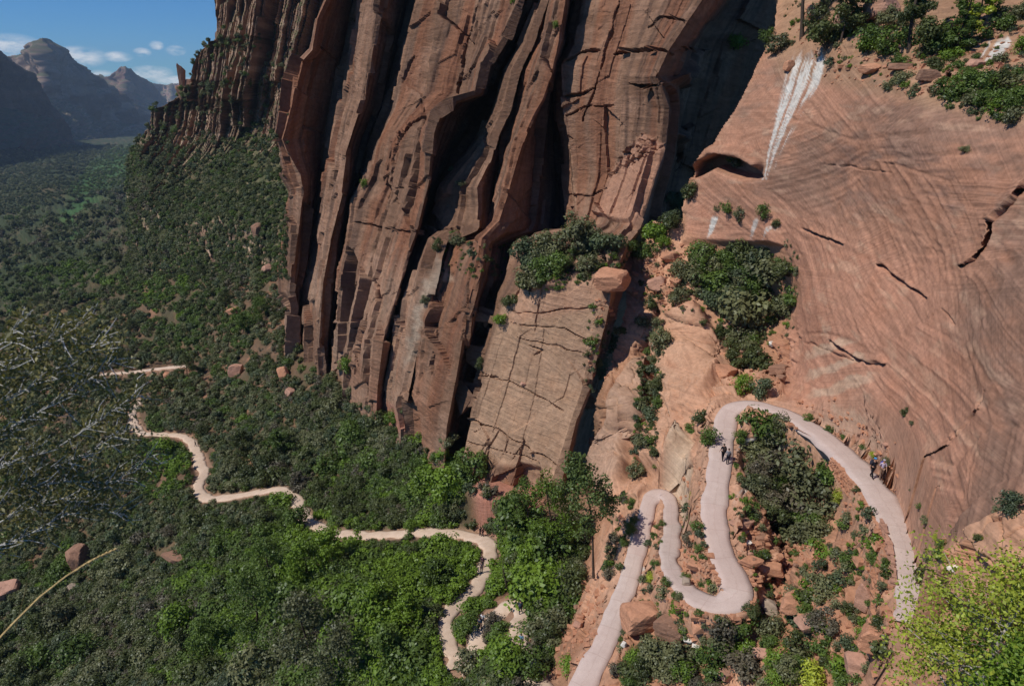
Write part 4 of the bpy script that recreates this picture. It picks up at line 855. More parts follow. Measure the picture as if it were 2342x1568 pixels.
a, b_ = ci_(1536, 1170), ci_(1535, 1290); sd_ = side_of((a + b_) // 2, 1400, 1200)
stone_wall('low stone kerb between the two left legs of the loop', TC, a, b_, sd_, .7, .9, 'stone_brown')

# ------------------------------------------------------------------ plants
def leafy(seed, n, shape, leaf, clumps=14, mat=None, stems=True, stem_mat=None):
    """foliage as many small faces gathered in clumps through the crown's volume; unit radius, base at z=0"""
    rg = np.random.default_rng(seed)
    cc = []
    while len(cc) < clumps:
        v = rg.uniform(-1, 1, 3)
        if np.linalg.norm(v) < 1: cc.append(v * C(shape[0], shape[1], shape[2]) * .72 + C(0, 0, shape[2]))
    cc = np.array(cc); cr = rg.uniform(.22, .46, clumps)
    k = rg.integers(0, clumps, n); d = rg.normal(size=(n, 3)); d /= np.linalg.norm(d, axis=1, keepdims=True)
    rr = cr[k] * (rg.random(n) ** .35)
    P = cc[k] + d * rr[:, None] * C(1, 1, .8); P[:, 2] = np.maximum(P[:, 2], .03)
    nn = d * 1.0 + rg.normal(size=(n, 3)) * .38 + C(0, 0, .5); nn /= np.linalg.norm(nn, axis=1, keepdims=True)
    t = np.cross(nn, rg.normal(size=(n, 3))); t /= np.linalg.norm(t, axis=1, keepdims=True); b = np.cross(nn, t)
    s = leaf * rg.uniform(.6, 1.35, n)[:, None]
    V = np.stack([P - t * s - b * s * .25, P + b * s * .55 - t * s * .2, P + t * s + b * s * .1, P - b * s * .6 + t * s * .15], 1).reshape(-1, 3)
    F = np.arange(n * 4).reshape(-1, 4); lf = np.repeat(rg.random(n) * .6 + rg.random(clumps)[k] * .4, 4)
    V = [V]; F = F.tolist(); base = n * 4; mi = [0] * n; lfv = [lf]
    if stems:
        for c in cc[:10]:
            r0 = .028; a = C(rg.normal() * .05, rg.normal() * .05, 0); mid = (a + c) / 2 + rg.normal(size=3) * .07
            for p, q, ra, rb in ((a, mid, r0, r0 * .7), (mid, c, r0 * .7, r0 * .3)):
                ax = q - p; ax /= np.linalg.norm(ax) + 1e-9; u = np.cross(ax, C(.3, .9, .2)); u /= np.linalg.norm(u); v = np.cross(ax, u); ring = []
                for (o, r_) in ((p, ra), (q, rb)):
                    for j in range(4): ring.append(o + r_ * (u * math.cos(j * 1.5708) + v * math.sin(j * 1.5708)))
                V.append(np.array(ring)); lfv.append(np.zeros(8))
                for j in range(4): F.append([base + j, base + (j + 1) % 4, base + 4 + (j + 1) % 4, base + 4 + j]); mi.append(1)
                base += 8
    V = np.concatenate(V); me = bpy.data.meshes.new('foliage'); me.from_pydata(V.tolist(), [], F)
    a_ = me.attributes.new('leaf', 'FLOAT', 'POINT'); a_.data.foreach_set('value', np.concatenate(lfv).astype(np.float32))
    me.polygons.foreach_set('material_index', np.array(mi, np.int32))
    me.materials.append(mat); me.materials.append(stem_mat or M['bark']); me.update()
    return me
BUSH = {}
SH = [((.95, .95, .55), 15), ((.85, .8, .75), 18), ((1.05, .9, .45), 14), ((.8, .85, .9), 20)]
CNL = [k_ for k_ in LEAF if k_ != 'airy']
for ci, cn in enumerate(CNL):
    BUSH[cn] = [leafy(ci * 10 + k, 1500, SH[k][0], .062, SH[k][1], M['leaf_' + cn]) for k in range(4)]
TINY = {cn: [leafy(500 + ci * 10 + k, 420, SH[k][0], .10, 9, M['leaf_' + cn], stems=False) for k in range(2)] for ci, cn in enumerate(CNL)}
def bush(px, py, rpx, cn, label, group=None, name='bush', cat='bush', var=None, sq=1.0, meshes=None):
    p, n = hit(px, py)
    if p is None: return None
    d = p.y * cp - p.z * sp; r = rpx / FPX * d * 1.3
    me = (meshes or BUSH)[cn][(var if var is not None else random.randrange(4)) % len((meshes or BUSH)[cn])]
    o = bpy.data.objects.new(name, me); COL.objects.link(o); o.location = p - Vector((0, 0, r * .25)); o.scale = (r, r, r * sq)
    o.rotation_euler = (random.uniform(-.12, .12), random.uniform(-.12, .12), random.uniform(0, 6.28))
    return prop(o, label, cat, group)
# (px, py of the foot, half width px, colour, how it is told apart)
BU = [
 (1738,978,58,'green','rounded green bush filling the top bend of the trail, on its inner side'),(1775,985,30,'grey','grey-green bush hanging over the trail right of the rounded one in the top bend'),(1690,1010,18,'green','small low bush at the left foot of the rounded one in the top bend'),
 (1612,960,26,'dark','dark shrub left of the trail just below its top bend'),(1618,1015,26,'green','bright shrub with thin twigs left of the trail above the two walkers'),(1580,985,18,'green','small shrub on the pale rib left of the twiggy one'),
 (1830,1080,72,'grey','huge grey-green thicket in the hollow between the trail legs, its upper part'),(1800,1150,62,'dusty','dusty purple-grey shrub mass at the left of the hollow thicket'),(1870,1160,62,'grey','dense grey shrub at the lower middle of the hollow thicket'),(1900,1085,40,'green','green right shoulder of the hollow thicket under the upper trail'),(1838,1235,52,'grey','lowest grey-green bush of the hollow thicket above the shaded rubble'),(1925,1150,20,'yellow','yellow-green shrub hugging the retaining wall of the upper trail'),(1770,1080,36,'dusty','dusty shrub at the upper left of the hollow thicket'),(1780,1215,34,'dark','dark bush low on the left of the hollow thicket'),
 (1582,1240,26,'dusty','dusty grey bush inside the narrow loop between the two left legs'),(1600,1265,14,'green','small green bush under the dusty one inside the loop'),(1570,1320,14,'green','grassy green tuft at the bottom inside the loop'),(1606,1338,12,'green','lowest green tuft inside the loop'),(1590,1140,16,'yellow','thin pale shrub left of the middle trail leg'),
 (1480,740,24,'grey','topmost grey-green bush in the cleft between the pale ribs'),(1505,800,30,'grey','round grey-green bush in the cleft below the topmost one'),(1498,850,22,'teal','blue-green bush halfway down the cleft between the ribs'),(1495,900,18,'grey','small bush in the middle of the cleft between the ribs'),(1488,965,28,'teal','dense blue-green bush in the lower cleft between the ribs'),(1475,1015,28,'grey','large grey bush near the bottom of the cleft'),(1455,1090,24,'grey','lowest bush of the cleft just above the top left bend'),(1425,1140,18,'dusty','dusty shrub left of the top left bend'),(1500,930,16,'green','light shrub on the right wall of the cleft'),
 (1440,1160,14,'green','green tuft at the outer edge of the top left bend'),(1450,1190,12,'green','little green tuft on the outer edge of the lowest leg'),(1512,1200,9,'green','small tuft between the two left legs, upper'),(1510,1240,9,'green','small tuft between the two left legs, lower'),(1500,1290,12,'green','grass tuft at the left side of the loop'),(1492,1330,14,'yellow','yellowish tuft left of the bottom of the loop'),(1518,1336,13,'green','green tuft touching the bottom left of the loop'),(1550,1362,14,'green','weedy tuft on the wall under the loop'),
 (1402,1270,24,'grey','tall grey-green bush left of the lowest leg, upper of two'),(1390,1320,18,'dusty','dusty bush left of the lowest leg, lower of two'),
 (1412,1235,18,'dusty','dusty twiggy bush between the big tree and the lowest leg'),(1440,1215,18,'green','green bush under the top left bend'),
 (1690,715,74,'grey','broad grey-green thicket spreading across the alcove at the foot of the slab'),(1760,670,60,'grey','right half of the alcove thicket against the slab'),(1620,650,52,'green','bright green bush at the left of the alcove thicket'),(1700,620,44,'green','green bush at the back of the alcove'),(1770,740,34,'dark','dark bush at the lower right of the alcove thicket'),(1600,600,34,'green','light green shrub at the upper left of the alcove'),(1560,640,34,'grey','grey shrub between the alcove and the balanced block'),(1640,700,40,'teal','blue-green bush in the middle front of the alcove'),(1735,600,26,'bright','bright small bush under the seep on the slab'),(1800,620,26,'grey','grey bush at the right end of the alcove thicket'),
 (1690,780,36,'grey','grey-green bush below the alcove thicket'),(1735,840,40,'dark','dark bush in the gully above the top bend'),(1705,900,28,'bright','bright green ferny bush right above the top bend'),(1745,905,30,'teal','blue-green bush beside the ferny one above the top bend'),(1550,690,28,'grey','small grey-green bush left of the gully ribs'),(1500,700,26,'dark','dark bush at the head of the cleft'),
 (1200,600,40,'teal','blue-green bush at the left end of the ledge above the tan slab'),(1255,590,46,'grey','grey-green bush on the ledge, second from its left end'),(1320,575,50,'grey','broad grey bush in the middle of the ledge under the dark wall'),(1385,575,46,'teal','blue-green bush on the ledge left of the dark recess'),(1440,590,36,'grey','grey bush on the ledge above the balanced block'),(1210,655,34,'grey','grey bush at the upper left corner of the tan slab'),(1165,690,20,'dark','dark shrub in the chimney left of the tan slab, upper'),(1145,735,20,'bright','bright shrub in the chimney left of the tan slab, lower'),(1100,840,14,'dark','dark shrub low in the chimney left of the tan slab'),(1275,625,34,'green','green bush hanging over the top edge of the tan slab'),(1345,620,30,'grey','grey bush left of the balanced block'),
 (1500,540,38,'bright','bright green bush in the shade of the dark recess'),(1540,480,32,'teal','dark leafy bush climbing the recess, upper'),(1580,450,26,'dark','shaded bush at the top of the dark recess'),(1530,520,32,'dark','shaded bush in the middle of the dark recess'),(1480,580,30,'green','green bush at the mouth of the dark recess'),
 (1678,105,28,'bright','bright leafy shrub growing from the shaded wall near the top border'),(1272,70,10,'bright','tiny bright shrub high on the great wall'),(1175,10,14,'bright','tiny bright shrub at the top border on the great wall'),(836,430,12,'bright','small bright shrub in the cleft left of the widest buttress'),(1030,390,8,'grey','tiny grey shrub in the shadow of the middle recess'),(1060,430,12,'grey','small grey shrub by the split block of the great wall'),
 (1665,480,20,'green','left tuft of the hanging garden below the alcove arch'),(1690,505,18,'grey','middle tuft of the hanging garden below the arch'),(1745,500,20,'green','right tuft of the hanging garden below the arch'),(1770,520,14,'dark','outermost right tuft of the hanging garden'),(1640,480,10,'grey','outermost left tuft of the hanging garden'),(1690,372,30,'grey','grey shrubs draped over the lip of the arch'),(1665,368,16,'yellow','yellowish grass on the lip of the arch'),
 (2210,345,14,'grey','single dark shrub growing on the open slab'),(2068,950,12,'dark','lone dark bush low on the slab above the two upper walkers'),(2085,970,8,'grey','tiny bush right beneath the lone dark one on the slab'),(2030,1062,16,'grey','dusty bush behind the two upper walkers'),
 (1850,965,13,'green','grass tuft left of the upper trail near the big slab, first in a row'),(1890,985,15,'green','grass tuft beside the upper trail, second in a row'),(1930,1000,11,'green','grass tuft beside the upper trail, third in a row'),(1975,1025,13,'green','grass tuft beside the upper trail, fourth in a row'),(2000,1045,11,'yellow','grass tuft beside the upper trail, last in a row'),
 (2105,1170,13,'green','green tuft on the sandy verge right of the upper trail'),(2120,1190,14,'grey','grey tuft below the green one on the sandy verge'),(2150,1255,16,'green','grassy clump at the foot of the undercut by the upper trail'),(2088,1130,9,'grey','tiny shrub on the verge below the upper walkers'),(2140,1225,12,'yellow','yellow tuft on the verge near the yellow-green tree'),
 (1958,1235,15,'grey','solitary round bush on the red bank below the retaining wall'),(2003,1290,20,'green','light green bush leaning on the foot of the retaining wall'),(1880,1360,44,'grey','grey-green bush in the middle of the smooth pink bank'),(1885,1430,36,'dusty','dusty spiky bush under the grey-green one on the pink bank'),(1950,1400,18,'grey','spiky grey tuft right of the dusty bush on the pink bank'),(1940,1480,30,'teal','blue-green bush at the foot of the pink bank'),(2010,1440,24,'dark','dark bush under the left edge of the yellow-green tree'),
 (1720,1400,26,'dark','dark bush touching the outside of the loop at its lowest point'),(1700,1440,34,'green','green bush below the loop, right'),(1760,1450,34,'grey','grey-green bush right of the green one below the loop'),(1660,1480,40,'grey','grey-green bush below the squared blocks'),(1640,1530,46,'green','large green bush at the bottom border below the loop'),(1700,1540,46,'dusty','dusty bush at the bottom border right of the large green one'),(1770,1530,36,'bright','bright bush at the bottom border in the middle of the right half'),(1820,1520,40,'grey','grey bush at the bottom border left of the pink outcrop'),(1560,1530,46,'grey','dark grey-green bush at the bottom border right of the lowest leg'),(1500,1520,44,'grey','grey bush crowding the lowest leg at the bottom border'),(1450,1555,44,'dark','dark bush across the bottom of the lowest leg'),(1880,1500,32,'green','green bush right of the bottom grey one'),(1860,1560,40,'yellow','yellowish bush at the bottom border under the pink bank'),(1600,1510,24,'bright','bright little bush under the chalk-white rubble'),(1930,1560,26,'green','green bush at the bottom border beneath the pink outcrop'),
 (2310,1165,34,'teal','blue-green shrub on the right border above the orange dome'),(2280,1185,20,'grey','grey shrub trailing left from the blue-green one at the right border'),(2235,1238,13,'dark','small dark shrub on the orange dome at the right'),
 (2330,1380,34,'dark','dark bush at the right border behind the yellow-green tree'),(2120,1330,26,'dark','dark bush behind the top of the yellow-green tree'),
 (1900,100,52,'dark','dark oak scrub at the head of the white streak'),(1860,70,30,'dark','dark scrub right of the leaning trunk at the top border'),(1780,120,30,'grey','grey-green scrub left of the white streak head'),(1760,90,24,'green','green scrub between the shaded wall and the leaning trunk'),(1990,120,40,'green','green scrub on the bench right of the white streak'),(2050,110,44,'green','green scrub on the bench under the tall pine'),(2110,130,44,'dark','dark scrub on the bench right of the tall pine'),(2160,110,50,'green','bright leafy scrub in the middle of the top right bench'),(2180,130,30,'bright','yellow-green scrub left of the upper seep'),(2030,70,30,'grey','grey scrub near the top border left of the tall pine'),
 (2140,155,24,'dark','dark tuft hanging from the bench rim left of the two blocks'),(2060,185,26,'grey','pair of grey bushes under the rim of the bench, right one'),(2035,195,20,'grey','pair of grey bushes under the rim of the bench, left one'),(2150,215,24,'grey','grey bush at the lower left tip of the right-hand thicket'),(2180,220,40,'green','green bush in the right-hand thicket, lower left'),(2225,225,40,'green','green bush in the right-hand thicket, middle'),(2305,205,36,'grey','grey-green bush in the right-hand thicket, upper right'),(2330,230,40,'green','green bush in the right-hand thicket at the border'),(2320,270,34,'grey','lowest bush of the right-hand thicket at the border'),(2338,120,24,'bright','bright grass and leaves right of the upper seep'),(2300,62,32,'green','green scrub above the upper seep'),(2230,70,26,'yellow','yellow-green scrub left of the upper seep top'),(2320,40,30,'grey','grey scrub in the top right corner'),(2280,215,30,'dark','dark bush in the right-hand thicket, lower middle'),
 (900,965,20,'bright','bright bush at the foot of the wall under the widest buttress'),(925,940,16,'dark','dark shrub growing up the pink base of the wall'),(800,850,22,'bright','bright bush at the foot of the leftmost pale buttress'),(665,830,18,'green','green bush at the left foot of the great wall'),(1020,1010,24,'grey','grey bush at the foot of the wall left of the tan slab'),(960,1005,24,'bright','yellowish bush at the foot of the wall above the green slope'),
 (1300,1530,30,'bright','bright bush left of the lowest leg near the bottom border'),(1130,1440,30,'dusty','dusty brown bush inside the lower dirt bend'),(1110,1460,18,'dusty','purple-brown shrub beside the two walkers on the lower dirt bend'),(1230,1440,46,'green','round green bush right of the lower dirt bend'),(1250,1390,40,'grey','grey bush above the round green one by the lower dirt bend'),(1160,1530,54,'bright','bright yellow-green bush at the bottom border in the centre'),(1210,1550,44,'green','green bush at the bottom border right of the bright one'),(1070,1540,40,'grey','grey bush at the bottom border left of the bright one'),(1170,1310,28,'dark','dark bush in the dell right of the stepped path'),(1172,1275,24,'bright','bright bush right of the path corner'),(1200,1330,40,'green','green bush in the dell under the big tree'),(1280,1340,40,'bright','bright green bush at the foot of the big tree'),(940,1212,16,'bright','bright bush overhanging the path in the middle'),(634,1150,34,'bright','round bright green bush just below the path bend'),(1140,1170,22,'grey','grey bush at the pink foot of the tan slab'),(1150,1210,26,'teal','blue-green bush above the path corner'),(1090,1400,40,'bright','bright green bush between the two lower dirt bends, upper'),(1065,1450,30,'green','green bush between the two lower dirt bends, lower'),
 (1000,575,16,'dark','dark shrub on the break of the wall left of the split block'),(1045,560,22,'grey','grey shrub on the break of the great wall'),(975,690,16,'grey','grey shrub halfway down the lower wall'),(1040,540,14,'green','green shrub above the grey one on the break of the wall'),(1370,860,24,'teal','blue-green bush in the chasm right of the tan slab'),(1395,800,24,'grey','grey bush in the chasm right of the tan slab, upper'),(1420,760,16,'dark','dark bush at the top of the chasm right of the tan slab'),
]
used_lab = {}
for b_ in BU:
    bush(b_[0], b_[1], b_[2], b_[3], b_[4])
FILL = [([(1700,1030),(1790,1010),(1880,1010),(1945,1080),(1940,1160),(1900,1220),(1840,1260),(1770,1220),(1720,1140)], 34, 24, 40, ['grey','grey','dusty','dusty','green','dark'], 'in the big thicket between the trail legs'),
 ([(1580,590),(1700,560),(1800,610),(1825,680),(1800,745),(1680,740),(1590,690)], 30, 24, 42, ['grey','grey','green','dark','teal'], 'in the alcove thicket at the slab foot'),
 ([(1640,750),(1720,770),(1770,830),(1740,890),(1690,860),(1650,800)], 9, 22, 34, ['grey','dark','green'], 'in the gully above the top bend'),
 ([(1185,570),(1290,545),(1450,560),(1440,600),(1300,620),(1200,660)], 20, 20, 36, ['grey','teal','grey','green'], 'along the ledge above the tan slab'),
 ([(1480,500),(1560,420),(1590,430),(1570,520),(1500,590)], 10, 18, 32, ['dark','green','teal','bright'], 'in the recess between wall and slab'),
 ([(1500,705),(1525,800),(1500,1000),(1455,1110),(1450,1060),(1480,880),(1480,740)], 14, 14, 24, ['grey','teal','dark'], 'down the cleft between the pale ribs'),
 ([(1400,1490),(1560,1500),(1700,1420),(1760,1440),(1900,1500),(1960,1590),(1400,1590)], 26, 22, 44, ['grey','green','dusty','dark','bright'], 'along the bottom border below the loop'),
 ([(1840,10),(2342,0),(2342,120),(2200,170),(1960,150),(1860,110)], 14, 18, 38, ['dark','green','green','grey','bright'], 'on the bench at the top right'),
 ([(2130,220),(2342,120),(2342,280),(2280,260),(2180,240)], 8, 20, 34, ['green','green','grey','dark'], 'in the scrub tongue at the right border'),
 ([(1380,1240),(1430,1180),(1430,1230),(1405,1330),(1380,1370)], 5, 12, 20, ['grey','dusty','green'], 'left of the lowest trail leg')]
for poly, n_, r0_, r1_, cols_, where in FILL:
    xs = [p[0] for p in poly]; ys = [p[1] for p in poly]; m_ = 0; tr_ = 0
    while m_ < n_ and tr_ < 900:
        tr_ += 1; px, py = rng.uniform(min(xs), max(xs)), rng.uniform(min(ys), max(ys))
        if not inpoly(np.array(px), np.array(py), poly) or (2215 < px < 2330 and 80 < py < 195): continue
        p, n0 = hit(px, py)
        if p is None or np.min(np.hypot(TALL[:, 0] - p.x, TALL[:, 1] - p.y) - TALL[:, 3] / 2) < .5: continue
        cn = random.choice(cols_); w_ = {'grey': 'grey-green', 'dark': 'dark green', 'green': 'mid green', 'bright': 'bright green', 'teal': 'blue-green', 'dusty': 'dusty purplish'}[cn]
        bush(px, py, rng.uniform(r0_, r1_) * .9, cn, f'{w_} bush {where}', f'{w_} bushes {where}'); m_ += 1
# --- scrub of the valley side: the nearest shrubs one by one, the rest as ground cover
AVOID = TALL
def on_trail(p, m_=0.3):
    return np.min(np.hypot(AVOID[:, 0] - p.x, AVOID[:, 1] - p.y) - AVOID[:, 3] / 2 - m_ - .0 * p.z) < 0
TPX, TPY, TD = pix(TALL[:, :3])
def hides(px, py, rpx, d, up=1.9):
    return bool(np.any((np.abs(TPX - px) < rpx * .95) & (TPY < py + 3) & (TPY > py - up * rpx) & (TD > d * .9) & (TD < d * 1.35)))
def tone(px, py):
    """vegetation colour zones seen on the slope"""
    v = vnoise(np.array([px / 90.]), np.array([py / 70.]), np.array([0.]), 400)[0] + .5 * vnoise(np.array([px / 30.]), np.array([py / 25.]), np.array([3.]), 401)[0] + rng.normal() * .22
    green = 0
    for (x, y, rx, ry, a) in [(950,1330,260,120,1.3),(950,1500,220,90,1.2),(760,1240,170,60,1.3),(650,1330,260,110,.8),(850,1120,170,70,.8),(990,1080,90,60,1.2),(500,1420,160,80,.7),(330,650,140,40,.8),(1180,1300,120,90,1.2),(700,1480,180,90,.4),(640,1150,60,30,1),(390,1080,70,50,.8),(560,730,40,30,.6)]:
        green = max(green, a * math.exp(-((px - x) / rx) ** 2 - ((py - y) / ry) ** 2))
    q = green + v * .55
    if q > 1.0: return 'bright'
    if q > .55: return 'green' if rng.random() < .75 else 'bright'
    if q > .2: return 'green' if rng.random() < .45 else 'dark'
    if v < -.35: return 'dusty' if rng.random() < .3 else 'dark'
    return 'grey' if rng.random() < .55 else ('teal' if rng.random() < .5 else 'dark')
PINK = [(1062,1040),(1150,1062),(1240,1110),(1225,1160),(1120,1165),(1078,1150)]
SLOPE = [(-300,560),(330,420),(420,560),(640,640),(690,820),(850,930),(950,1010),(1060,1070),(1130,1120),(1230,1200),(1320,1180),(1350,1210),(1330,1330),(1290,1420),(1230,1600),(1190,1780),(-300,1780)]
CN = {'grey': 'grey-green', 'dark': 'dark green', 'green': 'mid green', 'bright': 'bright green', 'teal': 'blue-green', 'dusty': 'dusty brownish', 'yellow': 'yellow-green'}
def zone(px, py):
    if px > 1130: return 'in the dell right of the stepped path'
    if px > 1010 and py > 1240: return 'around the lower dirt bends'
    if px > 690 and py < 1215: return 'between the path and the foot of the great wall'
    if px > 455 and py < 1125: return 'in the bend above the sharp path corner'
    if px > 455 and py < 1300: return 'just below the path, right of its sharp corner'
    if px > 800: return 'in the right part of the thicket'
    if px > 480: return 'in the middle of the thicket below the path'
    if py < 1110: return 'left of the start of the winding path'
    if py < 1350: return 'on the slope behind the grass stalk'
    return 'on the slope in the lower left corner'
cnt = 0; tries = 0
while cnt < 290 and tries < 6000:
    tries += 1; px, py = rng.uniform(-20, 1340), rng.uniform(940, 1600)
    if not inpoly(np.array(px), np.array(py), SLOPE): continue
    p, n = hit(px, py)
    if p is None or on_trail(p, 1.1): continue
    cn = tone(px, py); rm = rng.uniform(1.4, 2.9) * (1.2 if cn in ('bright', 'green') else 1); d = p.y * cp - p.z * sp
    if hides(px, py, 1.25 * rm * FPX / d, d) and rng.random() < .95: continue
    sz_ = "small " if rm < 1.9 else ("large " if rm > 2.55 else ""); lab = f"{sz_}{CN[cn]} shrub {zone(px, py)}"
    bush(px, py, rm * FPX / d, cn, lab, lab.replace(' shrub ', ' shrubs '), 'shrub', 'shrub', sq=rng.uniform(.8, 1.25)); cnt += 1
# ground cover, one object: points carrying small shrubs
cov = bpy.data.collections.new('cover_shapes'); names = []
for cn in ('bright', 'dark', 'dusty', 'green', 'grey', 'teal'):
    for k, me in enumerate(TINY[cn]):
        o = bpy.data.objects.new(f'cover_{cn}_{k}', me); cov.objects.link(o); names.append((cn, k))
names = sorted([(f'cover_{cn}_{k}', cn, k) for cn, k in names]); ORD = {(cn, k): i for i, (_, cn, k) in enumerate(names)}
pts, scs, idx = [], [], []
def put(p, r, cn):
    pts.append((p.x, p.y, p.z - r * .15)); scs.append(r); idx.append(ORD[(cn, random.randrange(2))])
N_COVER = 44000
ps = rng.uniform((-290, 330), (1420, 1780), (N_COVER, 2)); ins_ = inpoly(ps[:, 0], ps[:, 1], SLOPE)
for (px, py) in ps[ins_]:
    p, n = hit(px, py)
    if p is None or n.z < .25: continue
    if inpoly(np.array(px), np.array(py), PINK) and rng.random() < .85: continue
    d = p.y * cp - p.z * sp
    if d < 330 and on_trail(p, .75): continue
    bare = fbm(C(px / 40, py / 30, 0), (1, 1, 1), 3, 420)
    if bare > .33 and rng.random() < .8: continue
    r_ = rng.uniform(.75, 1.8) * max(1, d / 150) ** .8
    if d < 330 and hides(px, py, r_ * FPX / d, d, 1.5) and rng.random() < .9: continue
    put(p, r_, tone(px, py))
# far valley and side slopes
for (px, py) in rng.uniform((-290, 335), (420, 640), (22000, 2)):
    p, n = hit(px, py)
    if p is None or inpoly(np.array(px), np.array(py), SLOPE): continue
    d = p.y * cp - p.z * sp
    strip = dline(np.array(px), np.array(py), [(170,520),(200,440),(235,400),(285,370)]) < 40
    put(p, rng.uniform(.8, 1.6) * 3.8 / FPX * d, 'green' if strip and rng.random() < .7 else random.choice(['dark', 'dark', 'teal', 'grey']))
# scrub in the ledges of the pinnacle ridge
m_ = 0
for (px, py) in rng.uniform((290, 60), (660, 640), (9000, 2)):
    p, n = hit(px, py)
    if p is None: continue
    d = p.y * cp - p.z * sp; lo = py - (330 - (px - 300) * -.25)
    pr = .06 + .72 * sst(-60, 170, py - 345 - .12 * (px - 300) + 190 * vnoise(np.array([px * .02]), np.array([0.]), np.array([py * .01]), 147)[0] * .6) + .5 * (n.z > .5)
    if d > 1100 or rng.random() > pr or (n.z < .12 and rng.random() < .85 - .5 * sst(300, 520, py)): continue
    put(p, rng.uniform(1.2, 3.2) * (d / 420), random.choice(['dark', 'green', 'teal', 'grey', 'dark']))
# little tufts scattered over the broken rock on the right
for poly, n_, dens in [([(1380,1160),(1600,1140),(1700,1400),(1620,1560),(1420,1560)], 260, 1), ([(1660,1050),(1960,1060),(2060,1330),(2000,1560),(1700,1560)], 420, 1), ([(1780,0),(2342,0),(2342,300),(2100,240),(1800,120)], 330, 1), ([(1440,560),(1830,560),(1820,780),(1700,860),(1640,760),(1480,720)], 420, 1), ([(1190,545),(1470,545),(1430,640),(1190,680)], 320, 1), ([(2060,1100),(2110,1100),(2160,1280),(2100,1290)], 60, 1), ([(1340,700),(1420,700),(1370,900),(1330,900)], 60, 1), ([(990,545),(1180,545),(1150,640),(1010,640)], 80, 1), ([(1470,740),(1525,760),(1500,1080),(1440,1090)], 200, 1)]:
    xs = [p[0] for p in poly]; ys = [p[1] for p in poly]
    for _ in range(n_):
        px, py = rng.uniform(min(xs), max(xs)), rng.uniform(min(ys), max(ys))
        if not inpoly(np.array(px), np.array(py), poly): continue
        p, n = hit(px, py)
        if p is None or on_trail(p, .35): continue
        put(p, abs(rng.normal()) * .35 + .22, random.choice(['grey', 'green', 'dark', 'green', 'teal', 'bright']))
me = bpy.data.meshes.new('scrub'); me.from_pydata(pts, [], [])
a_ = me.attributes.new('size', 'FLOAT', 'POINT'); a_.data.foreach_set('value', np.array(scs, np.float32))
a_ = me.attributes.new('pick', 'INT', 'POINT'); a_.data.foreach_set('value', np.array(idx, np.int32))
scrub = bpy.data.objects.new('scrub', me); COL.objects.link(scrub); prop(scrub, kind='stuff')
ng = bpy.data.node_groups.new('scrub_cover', 'GeometryNodeTree')
ng.interface.new_socket('Geometry', in_out='INPUT', socket_type='NodeSocketGeometry'); ng.interface.new_socket('Geometry', in_out='OUTPUT', socket_type='NodeSocketGeometry')
g = NT(ng); gi = g.n('NodeGroupInput'); go = g.n('NodeGroupOutput'); ci2 = g.n('GeometryNodeCollectionInfo'); ci2.inputs[0].default_value = cov; ci2.inputs[1].default_value = True; ci2.inputs[2].default_value = True
ip = g.n('GeometryNodeInstanceOnPoints'); ip.inputs['Pick Instance'].default_value = True
na = g.n('GeometryNodeInputNamedAttribute', data_type='INT'); na.inputs[0].default_value = 'pick'; nb = g.n('GeometryNodeInputNamedAttribute', data_type='FLOAT'); nb.inputs[0].default_value = 'size'
rv = g.n('FunctionNodeRandomValue', data_type='FLOAT_VECTOR'); rv.inputs[0].default_value = (-.15, -.15, 0); rv.inputs[1].default_value = (.15, .15, 6.28)
g.l(gi.outputs[0], ip.inputs['Points']); g.l(ci2.outputs[0], ip.inputs['Instance'])
g.l([o for o in na.outputs if o.enabled][0], ip.inputs['Instance Index']); g.l([o for o in nb.outputs if o.enabled][0], ip.inputs['Scale']); g.l(rv.outputs[0], ip.inputs['Rotation'])
g.l(ip.outputs[0], go.inputs[0]); md = scrub.modifiers.new('cover', 'NODES'); md.node_group = ng
print('cover', len(pts))

